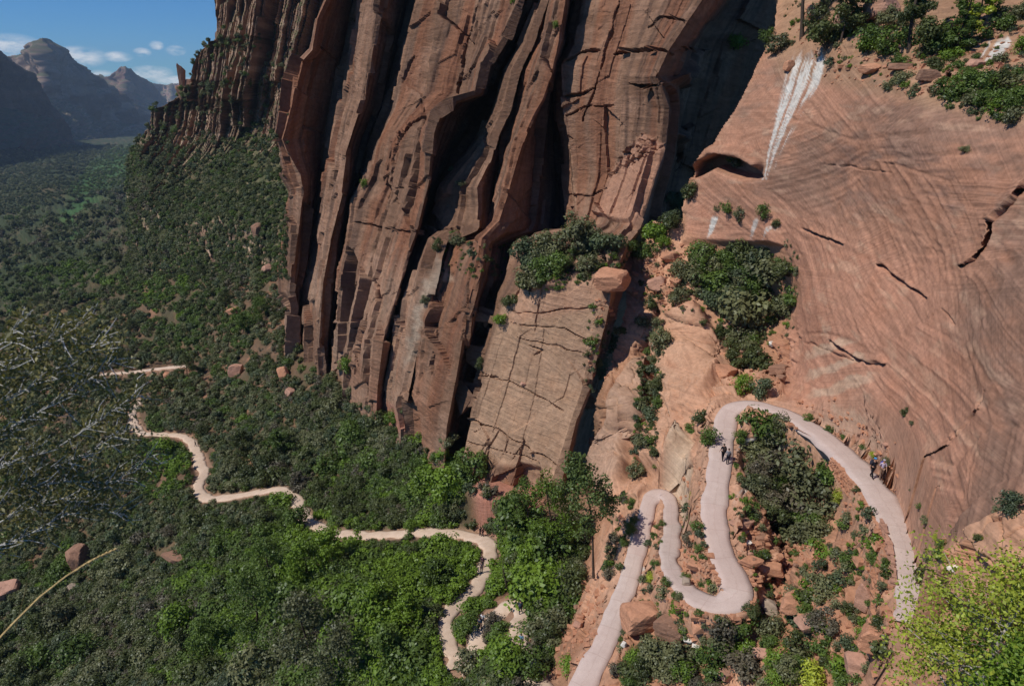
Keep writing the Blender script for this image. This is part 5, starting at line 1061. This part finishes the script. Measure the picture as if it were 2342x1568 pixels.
# ------------------------------------------------------------------ trees
def limb(bm, pts_, radii, seg=7):
    prev = None
    for i, (p, r) in enumerate(zip(pts_, radii)):
        p = Vector(p); d = (Vector(pts_[min(i + 1, len(pts_) - 1)]) - Vector(pts_[max(i - 1, 0)])).normalized()
        u = d.cross(Vector((.31, .87, .12))).normalized(); v = d.cross(u)
        ring = [bm.verts.new(p + (u * math.cos(j / seg * 6.2832) + v * math.sin(j / seg * 6.2832)) * r) for j in range(seg)]
        if prev:
            for j in range(seg):
                f = bm.faces.new([prev[j], prev[(j + 1) % seg], ring[(j + 1) % seg], ring[j]]); f.smooth = True
        prev = ring
    return bm
def leaves_obj(name, cen, rad, n, leaf, mat, parent, seed, needle=False):
    rg = np.random.default_rng(seed); cen = np.array(cen); rad = np.array(rad); w_ = rad ** 2; k = rg.choice(len(cen), n, p=w_ / w_.sum())
    d = rg.normal(size=(n, 3)); d /= np.linalg.norm(d, axis=1, keepdims=True); P = cen[k] + d * (rad[k] * rg.random(n) ** .4)[:, None] * C(1, 1, .75)
    nn = d * .6 + rg.normal(size=(n, 3)) * .6 + C(0, 0, .4); nn /= np.linalg.norm(nn, axis=1, keepdims=True)
    t = np.cross(nn, rg.normal(size=(n, 3))); t /= np.linalg.norm(t, axis=1, keepdims=True); b = np.cross(nn, t); s = leaf * rg.uniform(.6, 1.3, n)[:, None]; q = .28 if needle else .6
    V = np.stack([P - t * s, P + b * s * q, P + t * s, P - b * s * q], 1).reshape(-1, 3)
    me = bpy.data.meshes.new(name); me.from_pydata(V.tolist(), [], np.arange(n * 4).reshape(-1, 4).tolist())
    a_ = me.attributes.new('leaf', 'FLOAT', 'POINT'); a_.data.foreach_set('value', np.repeat(rg.random(n) * .6 + rg.random(len(cen))[k] * .4, 4).astype(np.float32))
    me.materials.append(mat); o = bpy.data.objects.new(name, me); COL.objects.link(o); o.parent = parent; return o
def tree(px, py, hpx, lean, cw, leafm, label, seed, kind='broad', n=5200, trunk_r=None, bark='bark', c0=.3, leaf=.13, name='tree', dens=1.0):
    """px,py foot; hpx height in image px; cw crown half width / height"""
    p, n0 = hit(px, py)
    if p is None: return
    d = p.y * cp - p.z * sp; ang = math.atan2(-p.z, p.y); h = hpx / FPX * d / max(.5, math.cos(ang)); rg = np.random.default_rng(seed)
    e = bpy.data.objects.new(name, None); COL.objects.link(e); e.location = p; prop(e, label, 'tree')
    bm = bmesh.new(); tr = trunk_r or h * .018
    ax = [(lean * h * t ** 1.3 + .03 * h * math.sin(t * 5 + seed), .02 * h * math.sin(t * 4), h * t * .97) for t in np.linspace(0, 1, 8)]
    limb(bm, [(ax[0][0], ax[0][1], -.5)] + ax[1:], [tr * 1.25] + [tr * (1 - .85 * t) for t in np.linspace(.1, 1, 7)], 8)
    cen, rad = [], []
    nb_ = 26 if kind == 'pine' else (44 if n > 12000 else 22)
    for i in range(nb_):
        t = c0 + (1 - c0) * (i + .5) / nb_; b0 = Vector([np.interp(t, np.linspace(0, 1, 8), [a[k_] for a in ax]) for k_ in range(3)])
        az_ = rg.uniform(0, 6.28)
        if kind == 'pine': ln = h * cw * (1.15 - t) * 1.2 * rg.uniform(.5, 1); up = -.05 * ln
        else: ln = h * cw * math.sin(math.pi * min(.95, .25 + .75 * (t - c0) / (1 - c0))) * rg.uniform(.55, 1.1); up = ln * rg.uniform(.15, .6)
        en = b0 + Vector((math.cos(az_) * ln, math.sin(az_) * ln, up)); md_ = (b0 + en) / 2 + Vector((0, 0, -.06 * ln))
        limb(bm, [b0, md_, en], [tr * .4 * (1.1 - t), tr * .26 * (1.1 - t), tr * .1 * (1.1 - t) + .004], 5)
        if kind == 'pine':
            for s_ in (.55, .8, 1): cen.append(b0.lerp(en, s_)); rad.append(h * .055 * (1.3 - t))
        elif kind != 'bare':
            cen.append(en); rad.append(h * cw * rg.uniform(.22, .42)); cen.append(b0.lerp(en, .6) + Vector(rg.normal(size=3) * .04 * h)); rad.append(h * cw * rg.uniform(.18, .36))
            cen.append(en + Vector(rg.normal(size=3) * .07 * h)); rad.append(h * cw * rg.uniform(.12, .28))
    to_obj('trunk', bm, M[bark], e)
    if kind != 'bare': leaves_obj('crown', [tuple(c_) for c_ in cen], rad, int(n * dens), leaf, M[leafm], e, seed, kind == 'pine')
    return e
tree(1366,1312,240,-.22,.20,'leaf_airy','tall leaning tree with dark trunk and airy green crown before the tan slab foot',11,n=5000,c0=.4,leaf=.15,trunk_r=.13)
tree(1250,1290,180,.0,.25,'leaf_bright','light green tree left of the tall leaning one',12,n=4000,c0=.25,leaf=.15)
tree(1205,1225,120,.0,.3,'leaf_green','small green tree against the pink foot of the tan slab',13,n=2600,c0=.2,leaf=.14)
tree(1157,1350,75,-.05,.3,'leaf_green','bare grey dead trunk standing in the dell by the stepped path',14,kind='bare',bark='bark',trunk_r=.12,name='dead_tree')
tree(1828,92,260,.04,.14,'leaf_dark','dark pine with a bare leaning trunk at the head of the white streak',15,kind='pine',c0=.45,n=3500,leaf=.2,name='pine_tree')
tree(2083,105,250,.0,.17,'leaf_dark','tall dark pine on the top right bench, trunk running out of the picture',16,kind='pine',c0=.25,n=5200,leaf=.2,name='pine_tree')
tree(2190,120,170,.0,.22,'leaf_green','shorter green pine right of the tall one on the bench',17,kind='pine',c0=.12,n=5200,leaf=.2,name='pine_tree')
tree(1925,95,140,.02,.35,'leaf_dark','bushy dark oak between the two bench pines and the white streak',18,n=5200,c0=.15,leaf=.18)
tree(2235,60,120,.0,.25,'leaf_yellow','slender yellow-green tree at the left of the upper seep',19,n=3800,c0=.15,leaf=.17)
k = 0
for (px, py, hp_, cw, lf, lab) in [(590,1440,120,.4,'leaf_green','airy green tree in the thicket, left of the bottom centre'),(700,1500,120,.42,'leaf_grey','grey-green airy tree at the bottom of the thicket'),(780,1560,110,.45,'leaf_grey','grey-green tree at the bottom border of the thicket'),(620,1330,90,.4,'leaf_green','green tree on the thicket slope under the round bright bush'),(880,1540,90,.4,'leaf_green','green tree at the bottom border left of the dirt bend'),(480,1500,80,.45,'leaf_green','low green tree at the left of the thicket bottom'),(700,1330,80,.5,'leaf_bright','bright tree draped with vines in the upper thicket'),(760,1290,70,.5,'leaf_bright','bright tree right of the vine-draped one in the thicket'),
  (560,1045,60,.35,'leaf_dark','dark conical juniper above the sharp path corner'),(520,700,40,.4,'leaf_dark','dark juniper far up the slope near the great wall'),(560,760,45,.5,'leaf_green','green tree left of the foot of the great wall'),(600,740,60,.45,'leaf_green','taller green tree touching the left foot of the great wall'),(640,1045,60,.4,'leaf_green','green sapling right of the dark juniper'),(430,860,45,.5,'leaf_dark','dark round tree at the end of the far path'),(300,760,30,.5,'leaf_dark','dark tree in the middle of the valley slope'),(470,640,30,.5,'leaf_dark','dark tree high on the valley slope'),(90,700,26,.5,'leaf_dark','dark tree on the valley slope near the left border'),(1000,1350,60,.5,'leaf_green','rounded green tree left of the stepped path'),(860,1420,70,.5,'leaf_bright','bright spreading tree in the right half of the thicket'),(930,1450,70,.5,'leaf_bright','second bright spreading tree nearer the dirt bend')]:
    k += 1; tree(px, py, hp_, 0, cw, lf, lab, 30 + k, n=3600, c0=.12, leaf=.17)
tree(2215,1720,305,.02,.46,'leaf_yellow','yellow-green tree with pale branches filling the bottom right corner',71,n=12500,c0=.12,leaf=.078,bark='bark_pale')
tree(2140,1700,205,-.10,.36,'leaf_yellow','smaller yellow-green tree left of the large one at the bottom border',73,n=4200,c0=.3,leaf=.078,bark='bark_pale')
tree(2325,1740,215,.0,.34,'leaf_bright','brighter green tree at the right border of the bottom right corner',72,n=13000,c0=.1,leaf=.078,bark='bark_pale')

# ------------------------------------------------------------------ walkers
def skin_mesh(name, pts_, edges, radii, mat, sub=1):
    me = bpy.data.meshes.new(name + '_base'); me.from_pydata(pts_, edges, []); o = bpy.data.objects.new('tmp', me); COL.objects.link(o)
    sm = o.modifiers.new('s', 'SKIN'); sm.use_smooth_shade = True
    for v, r in zip(me.skin_vertices[0].data, radii): v.radius = (r, r) if not isinstance(r, tuple) else r
    me.skin_vertices[0].data[0].use_root = True
    ss = o.modifiers.new('u', 'SUBSURF'); ss.levels = sub; ss.render_levels = sub
    dg = bpy.context.evaluated_depsgraph_get(); dg.update(); m2 = bpy.data.meshes.new_from_object(o.evaluated_get(dg)); m2.name = name
    bpy.data.objects.remove(o); bpy.data.meshes.remove(me); m2.materials.clear(); m2.materials.append(mat)
    for p in m2.polygons: p.use_smooth = True
    return m2
def cloth(c): 
    k = 'cloth_%02d%02d%02d' % tuple(int(v * 99) for v in c)
    if k not in M: M[k] = plain(k, c, .85, .2, 30, .002)
    return M[k]
SKIN = plain('skin', (.42, .24, .17), .6, .1, 10, 0)
def person(px, py, h, rz, shirt, trousers, label, pack=None, hat=None, hair=(.06, .04, .03), step=.22, arm=.15, group=None):
    p, n = hit(px, py)
    if p is None: return
    q = TALL[np.argmin(np.hypot(TALL[:, 0] - p.x, TALL[:, 1] - p.y))]; p = Vector((p.x, p.y, q[2] + .03))
    s = h / 1.75; V = lambda x, y, z: (x * s, y * s, z * s)
    pts_ = [V(0,0,.95), V(0,.01,1.12), V(0,.02,1.30), V(0,.02,1.44), V(0,.03,1.53), V(0,.035,1.62), V(0,.03,1.72),        # pelvis..head
            V(.10,0,.90), V(.10,step*.45,.50), V(.10,step,.08), V(.10,step-.14,.03),
            V(-.10,0,.90), V(-.10,-step*.25,.50), V(-.10,-step*1.0,.10), V(-.10,-step*1.0-.14,.04)]
    pts_[10] = V(.10, step + .15, .03); pts_[14] = V(-.10, -step + .14, .05)
    E_ = [(0,1),(1,2),(2,3),(3,4),(4,5),(5,6),(0,7),(7,8),(8,9),(9,10),(0,11),(11,12),(12,13),(13,14)]
    Rr = [.115,.11,.125,.09,.055,.085,.075,.085,.058,.04,.035,.085,.058,.04,.035]
    for sx in (1, -1):
        b0 = len(pts_); y_ = arm * sx * -1
        pts_ += [V(.18*sx,.02,1.42), V(.23*sx,.5*y_,1.16), V(.24*sx,y_+.08,.93), V(.24*sx,y_+.12,.86)]; Rr += [.055,.04,.028,.026]
        E_ += [(3,b0),(b0,b0+1),(b0+1,b0+2),(b0+2,b0+3)]
        for f, (dx, dy, L) in enumerate([(-.022,.0,.075),(-.008,.01,.085),(.008,.012,.08),(.022,.006,.065),(-.03*sx,.045,.035)]):
            b1 = len(pts_); pts_ += [V(.24*sx+dx, y_+.13+dy, .83 if f < 4 else .86), V(.24*sx+dx*1.1, y_+.15+dy, .83-L if f < 4 else .83)]; Rr += [.009,.008]; E_ += [(b0+3,b1),(b1,b1+1)]
    me = skin_mesh('person', pts_, E_, [r * s for r in Rr], SKIN)
    # nose and chin are pulled from the head itself
    for v in me.vertices:
        z = v.co.z / s; x = v.co.x / s
        if z > 1.54 and v.co.y / s > .085 and abs(x) < .03 and 1.58 < z < 1.66: v.co.y += .02 * s
    o = bpy.data.objects.new('person', me); COL.objects.link(o); o.location = p; o.rotation_euler = (0, 0, rz); prop(o, label, 'person', group)
    k = lambda a: [pts_[i] for i in a]
    sh = skin_mesh('shirt', k([0,1,2,3,15,16,24+0 if False else 16]) [:6] + [pts_[15 + 14]] + [pts_[15 + 15]], [(0,1),(1,2),(2,3),(3,4),(4,5),(3,6),(6,7)], [r * s for r in (.13,.128,.145,.105,.07,.058,.07,.058)], cloth(shirt))
    a = bpy.data.objects.new('shirt', sh); COL.objects.link(a); a.parent = o
    tm = skin_mesh('trousers', k([0,7,8,9,11,12,13]), [(0,1),(1,2),(2,3),(0,4),(4,5),(5,6)], [r * s for r in (.135,.105,.075,.058,.105,.075,.058)], cloth(trousers))
    a = bpy.data.objects.new('trousers', tm); COL.objects.link(a); a.parent = o
    for i, j in ((9, 10), (13, 14)):
        sm_ = skin_mesh('shoe', [pts_[i], pts_[j]], [(0, 1)], [.05 * s, .045 * s], cloth((.05, .04, .035))); a = bpy.data.objects.new('shoe', sm_); COL.objects.link(a); a.parent = o
    def blob(nm, c, r3, mat, bev=False):
        bm = bmesh.new()
        if bev: bmesh.ops.create_cube(bm, size=2); bmesh.ops.bevel(bm, geom=bm.edges[:], offset=.45, segments=3, affect='EDGES')
        else: bmesh.ops.create_uvsphere(bm, u_segments=14, v_segments=9, radius=1)
        for v in bm.verts: v.co = Vector((c[0] + v.co.x * r3[0], c[1] + v.co.y * r3[1], c[2] + v.co.z * r3[2])) * s
        for f in bm.faces: f.smooth = True
        return to_obj(nm, bm, mat, o)
    if hat: blob('hat', (0, .03, 1.745), (.115, .125, .055), cloth(hat)); 
    blob('hair', (0, .005, 1.70), (.098, .105, .085), cloth(hair))
    if pack: blob('backpack', (0, -.20, 1.24), (.16, .11, .25), cloth(pack), True)
person(1990,1097,1.8,R(200),(.02,.02,.03),(.015,.015,.02),'walker in black with a blue cap on the upper trail, left of a pair',(.03,.03,.05),(.05,.25,.55))
person(2010,1099,1.7,R(170),(.45,.38,.50),(.25,.16,.12),'walker in a pale top with blue-violet backpack, right of the upper trail pair',(.06,.06,.35),(.4,.35,.4),step=.12)
person(1651,1058,1.8,R(10),(.012,.012,.015),(.015,.015,.02),'walker in dark clothes on the middle trail leg, left of a pair',(.03,.02,.02))
person(1664,1064,1.65,R(-10),(.30,.30,.33),(.02,.02,.03),'walker in a grey top on the middle trail leg, right of a pair',(.10,.10,.12),step=.14)
person(1098,1228,1.75,R(250),(.02,.02,.03),(.02,.02,.03),'dark walker at the corner of the dirt path, left of two')
person(1105,1227,1.7,R(240),(.10,.05,.05),(.03,.03,.05),'walker in brown at the corner of the dirt path, right of two')
person(1106,1298,1.75,R(190),(.12,.05,.09),(.02,.02,.03),'walker in a dark red top higher on the stepped path',(.03,.03,.03))
person(1101,1312,1.75,R(185),(.10,.08,.12),(.02,.02,.03),'walker in dark clothes lower on the stepped path')
person(1105,1432,1.75,R(170),(.65,.66,.70),(.02,.03,.06),'walker in a white top on the lower dirt bend')
person(1099,1446,1.75,R(160),(.03,.05,.09),(.02,.02,.02),'walker in navy just below the one in white on the lower dirt bend',(.03,.03,.05))
person(1190,1405,1.75,R(350),(.03,.04,.06),(.04,.04,.05),'lone walker in dark blue on the sandy dip right of the lower bend',(.03,.04,.08))
person(1193,1482,1.7,R(350),(.10,.25,.40),(.04,.04,.05),'walker in light blue half hidden by shrubs at the bottom')
person(449,1020,1.75,R(120),(.02,.02,.03),(.02,.02,.03),'lone walker far away on the winding path')

# ------------------------------------------------------------------ close to the camera, lower left
def fpos(px, py, Y): return Vector(at(px, py, Y).tolist())
e = bpy.data.objects.new('desert_shrub', None); COL.objects.link(e); e.location = fpos(-160, 1330, 3.6); prop(e, 'wispy olive shrub with pale twigs hanging into the left side of the picture', 'shrub')
bm = bmesh.new(); rg = np.random.default_rng(5); tips = []
BR = [[(-160,1330,3.6),(-60,1270,3.6),(60,1225,3.7),(160,1170,3.8),(240,1100,3.9),(330,1060,4.0)],[(-160,1330,3.6),(-80,1180,3.5),(30,1120,3.5),(150,1100,3.6),(260,1105,3.7),(350,1040,3.8)],
      [(-160,1330,3.6),(-110,1080,3.4),(0,990,3.4),(110,930,3.5),(200,870,3.6),(270,820,3.7)],[(-160,1330,3.6),(-130,1000,3.3),(-40,880,3.3),(50,810,3.4),(130,770,3.5),(180,745,3.6)],[(-160,1330,3.6),(-100,1130,3.5),(10,1060,3.6),(120,1030,3.7),(230,960,3.8),(310,900,3.9)],
      [(-160,1330,3.6),(-60,1230,3.7),(40,1170,3.8),(140,1140,3.9),(210,1160,3.9),(280,1180,4.0)],[(-160,1330,3.6),(-90,1200,3.5),(0,1150,3.5),(90,1080,3.6),(190,1040,3.7),(290,980,3.9)],[(-160,1330,3.6),(-130,1050,3.3),(-50,940,3.3),(60,890,3.4),(150,830,3.5),(230,780,3.6)],[(-160,1330,3.6),(-120,950,3.2),(-60,840,3.2),(10,780,3.3),(40,740,3.3)]]
for b_ in BR:
    P_ = [fpos(*q) - e.location for q in b_]; limb(bm, P_, [.010, .007, .005, .004, .003, .0015], 5)
    for i in range(1, len(b_) - 1):
        for _ in range(13):
            t_ = rg.random(); q = [lerp(b_[i][k_], b_[i + 1][k_], t_) for k_ in range(3)]
            ln = rg.uniform(25, 85); an = rg.uniform(-.3, 1.25) * (1 if rg.random() < .8 else -1); dY = rg.normal() * .22
            en = (q[0] + ln * math.cos(an), q[1] - ln * math.sin(an), q[2] + dY); mid = ((q[0] + en[0]) / 2 + rg.normal() * 5, (q[1] + en[1]) / 2 + rg.normal() * 5, q[2] + dY / 2)
            limb(bm, [fpos(*v) - e.location for v in (q, mid, en)], [.0038, .0028, .0015], 4); tips.append((q, en))
M['twig_grey'] = plain('silvery_twig', (.50, .49, .48), .7, .3, 60, .001)
M['leaf_olive'] = leaf_mat('olive_leaf', (.19, .185, .075), .45)
to_obj('branch', bm, M['twig_grey'], e)
V = []; n = 0
for (q, en) in tips:
    for _ in range(int(rg.integers(17, 32))):
        t_ = rg.random() ** .8; c_ = np.array([lerp(q[k_], en[k_], t_) for k_ in range(3)]); c_[:2] += rg.normal(size=2) * 13; c_[2] += rg.normal() * .05
        c3 = np.array(fpos(*c_) - e.location); d = rg.normal(size=3); d /= np.linalg.norm(d); b2_ = np.cross(d, rg.normal(size=3)); b2_ /= np.linalg.norm(b2_); L_ = rg.uniform(.010, .021)
        V += [c3 - d * L_, c3 + b2_ * L_ * .42, c3 + d * L_, c3 - b2_ * L_ * .42]; n += 1
me = bpy.data.meshes.new('leaves'); me.from_pydata([tuple(v) for v in V], [], np.arange(n * 4).reshape(-1, 4).tolist()); me.materials.append(M['leaf_olive'])
a_ = me.attributes.new('leaf', 'FLOAT', 'POINT'); a_.data.foreach_set('value', np.repeat(rg.random(n), 4).astype(np.float32))
o = bpy.data.objects.new('leaves', me); COL.objects.link(o); o.parent = e
# dry grass stalk
e = bpy.data.objects.new('grass_stalk', None); COL.objects.link(e); e.location = fpos(-30, 1490, 2.0); prop(e, 'dry straw-coloured grass stalk with a seed head leaning in from the lower left', 'grass')
bm = bmesh.new(); SK = [(-30,1490,2.0),(30,1425,2.05),(90,1365,2.1),(150,1318,2.15),(205,1282,2.2),(268,1253,2.25)]
limb(bm, [fpos(*q) - e.location for q in SK], [.0042,.0038,.0034,.003,.0022,.001], 6)
M['straw'] = plain('straw', (.62, .44, .20), .7, .25, 40, .001); to_obj('stem', bm, M['straw'], e)
bm = bmesh.new()
for i in range(20):
    t_ = i / 19; q = [np.interp(t_, [0, .5, 1], [a_, b_, c_]) for a_, b_, c_ in ((168,220,262),(1306,1275,1256),(2.16,2.2,2.25))]
    q1 = (q[0] + 9 + rg.normal() * 2, q[1] + (4 if i % 2 else -5), q[2]); limb(bm, [fpos(*q) - e.location, fpos((q[0] + q1[0]) / 2, (q[1] + q1[1]) / 2 , q[2]) - e.location, fpos(*q1) - e.location], [.001, .004, .0008], 5)
to_obj('seed_head', bm, M['straw'], e)
e = bpy.data.objects.new('grass_stalk', None); COL.objects.link(e); e.location = fpos(40, 1420, 2.6); prop(e, 'thin dark upright grass blade crossing behind the straw-coloured stalk', 'grass')
bm = bmesh.new(); limb(bm, [fpos(*q) - e.location for q in [(35,1440,2.6),(58,1350,2.6),(74,1262,2.6)]], [.002,.0017,.0008], 5); M['grass_brown'] = plain('brown_grass', (.22, .15, .06), .8, .2, 30, .001); to_obj('stem', bm, M['grass_brown'], e)
# the rock the camera looks over
bm = bmesh.new(); rock_bm(bm, (0, 0, 0), .34, (1, 1.2, 1.5), 77, 5, 7, .05); M['rim_rock'] = rock_mat_c('rim_sandstone', (.30, .12, .06))
prop(to_obj('boulder', bm, M['rim_rock'], None, fpos(-215, 1820, 1.35)), 'orange-brown rock edge in the bottom left corner, close to the camera', 'boulder')

# ------------------------------------------------------------------ the air of the canyon
bm = bmesh.new(); bmesh.ops.create_cube(bm, size=1)
lo_, hi_ = (-9500, -600, -420), (9500, 12000, 520)
for v in bm.verts: v.co = Vector([lo_[i] if v.co[i] < 0 else hi_[i] for i in range(3)])
mh = bpy.data.materials.new('air'); mh.use_nodes = True; mh.node_tree.nodes.clear(); t = NT(mh.node_tree)
pv = t.n('ShaderNodeVolumePrincipled'); pv.inputs['Color'].default_value = (.55, .74, 1.0, 1); pv.inputs['Density'].default_value = HAZE; pv.inputs['Anisotropy'].default_value = 0.0
o_ = t.n('ShaderNodeOutputMaterial'); t.l(pv.outputs[0], o_.inputs['Volume'])
prop(to_obj('haze', bm, mh), kind='stuff')
# the lone spire on the skyline of the ridge
bm = bmesh.new(); Yd = 590; rr = 13 / FPX * Yd
rock_bm(bm, (0, 0, 0), rr, (.85, .9, 2.6), 311, 5, 9, .12); rock_bm(bm, (rr * 1.3, rr * .3, -rr * 1.5), rr, (1.0, 1.0, 1.9), 312, 5, 9, .12); rock_bm(bm, (-rr * .1, 0, -rr * 2.4), rr, (1.3, 1.2, 2.0), 313, 4, 9, .12)
prop(to_obj('rock_spire', bm, M['stone_brown'], None, fpos(416, 176, Yd)), 'dark pointed rock spire standing on the skyline of the far ridge', 'rock spire')
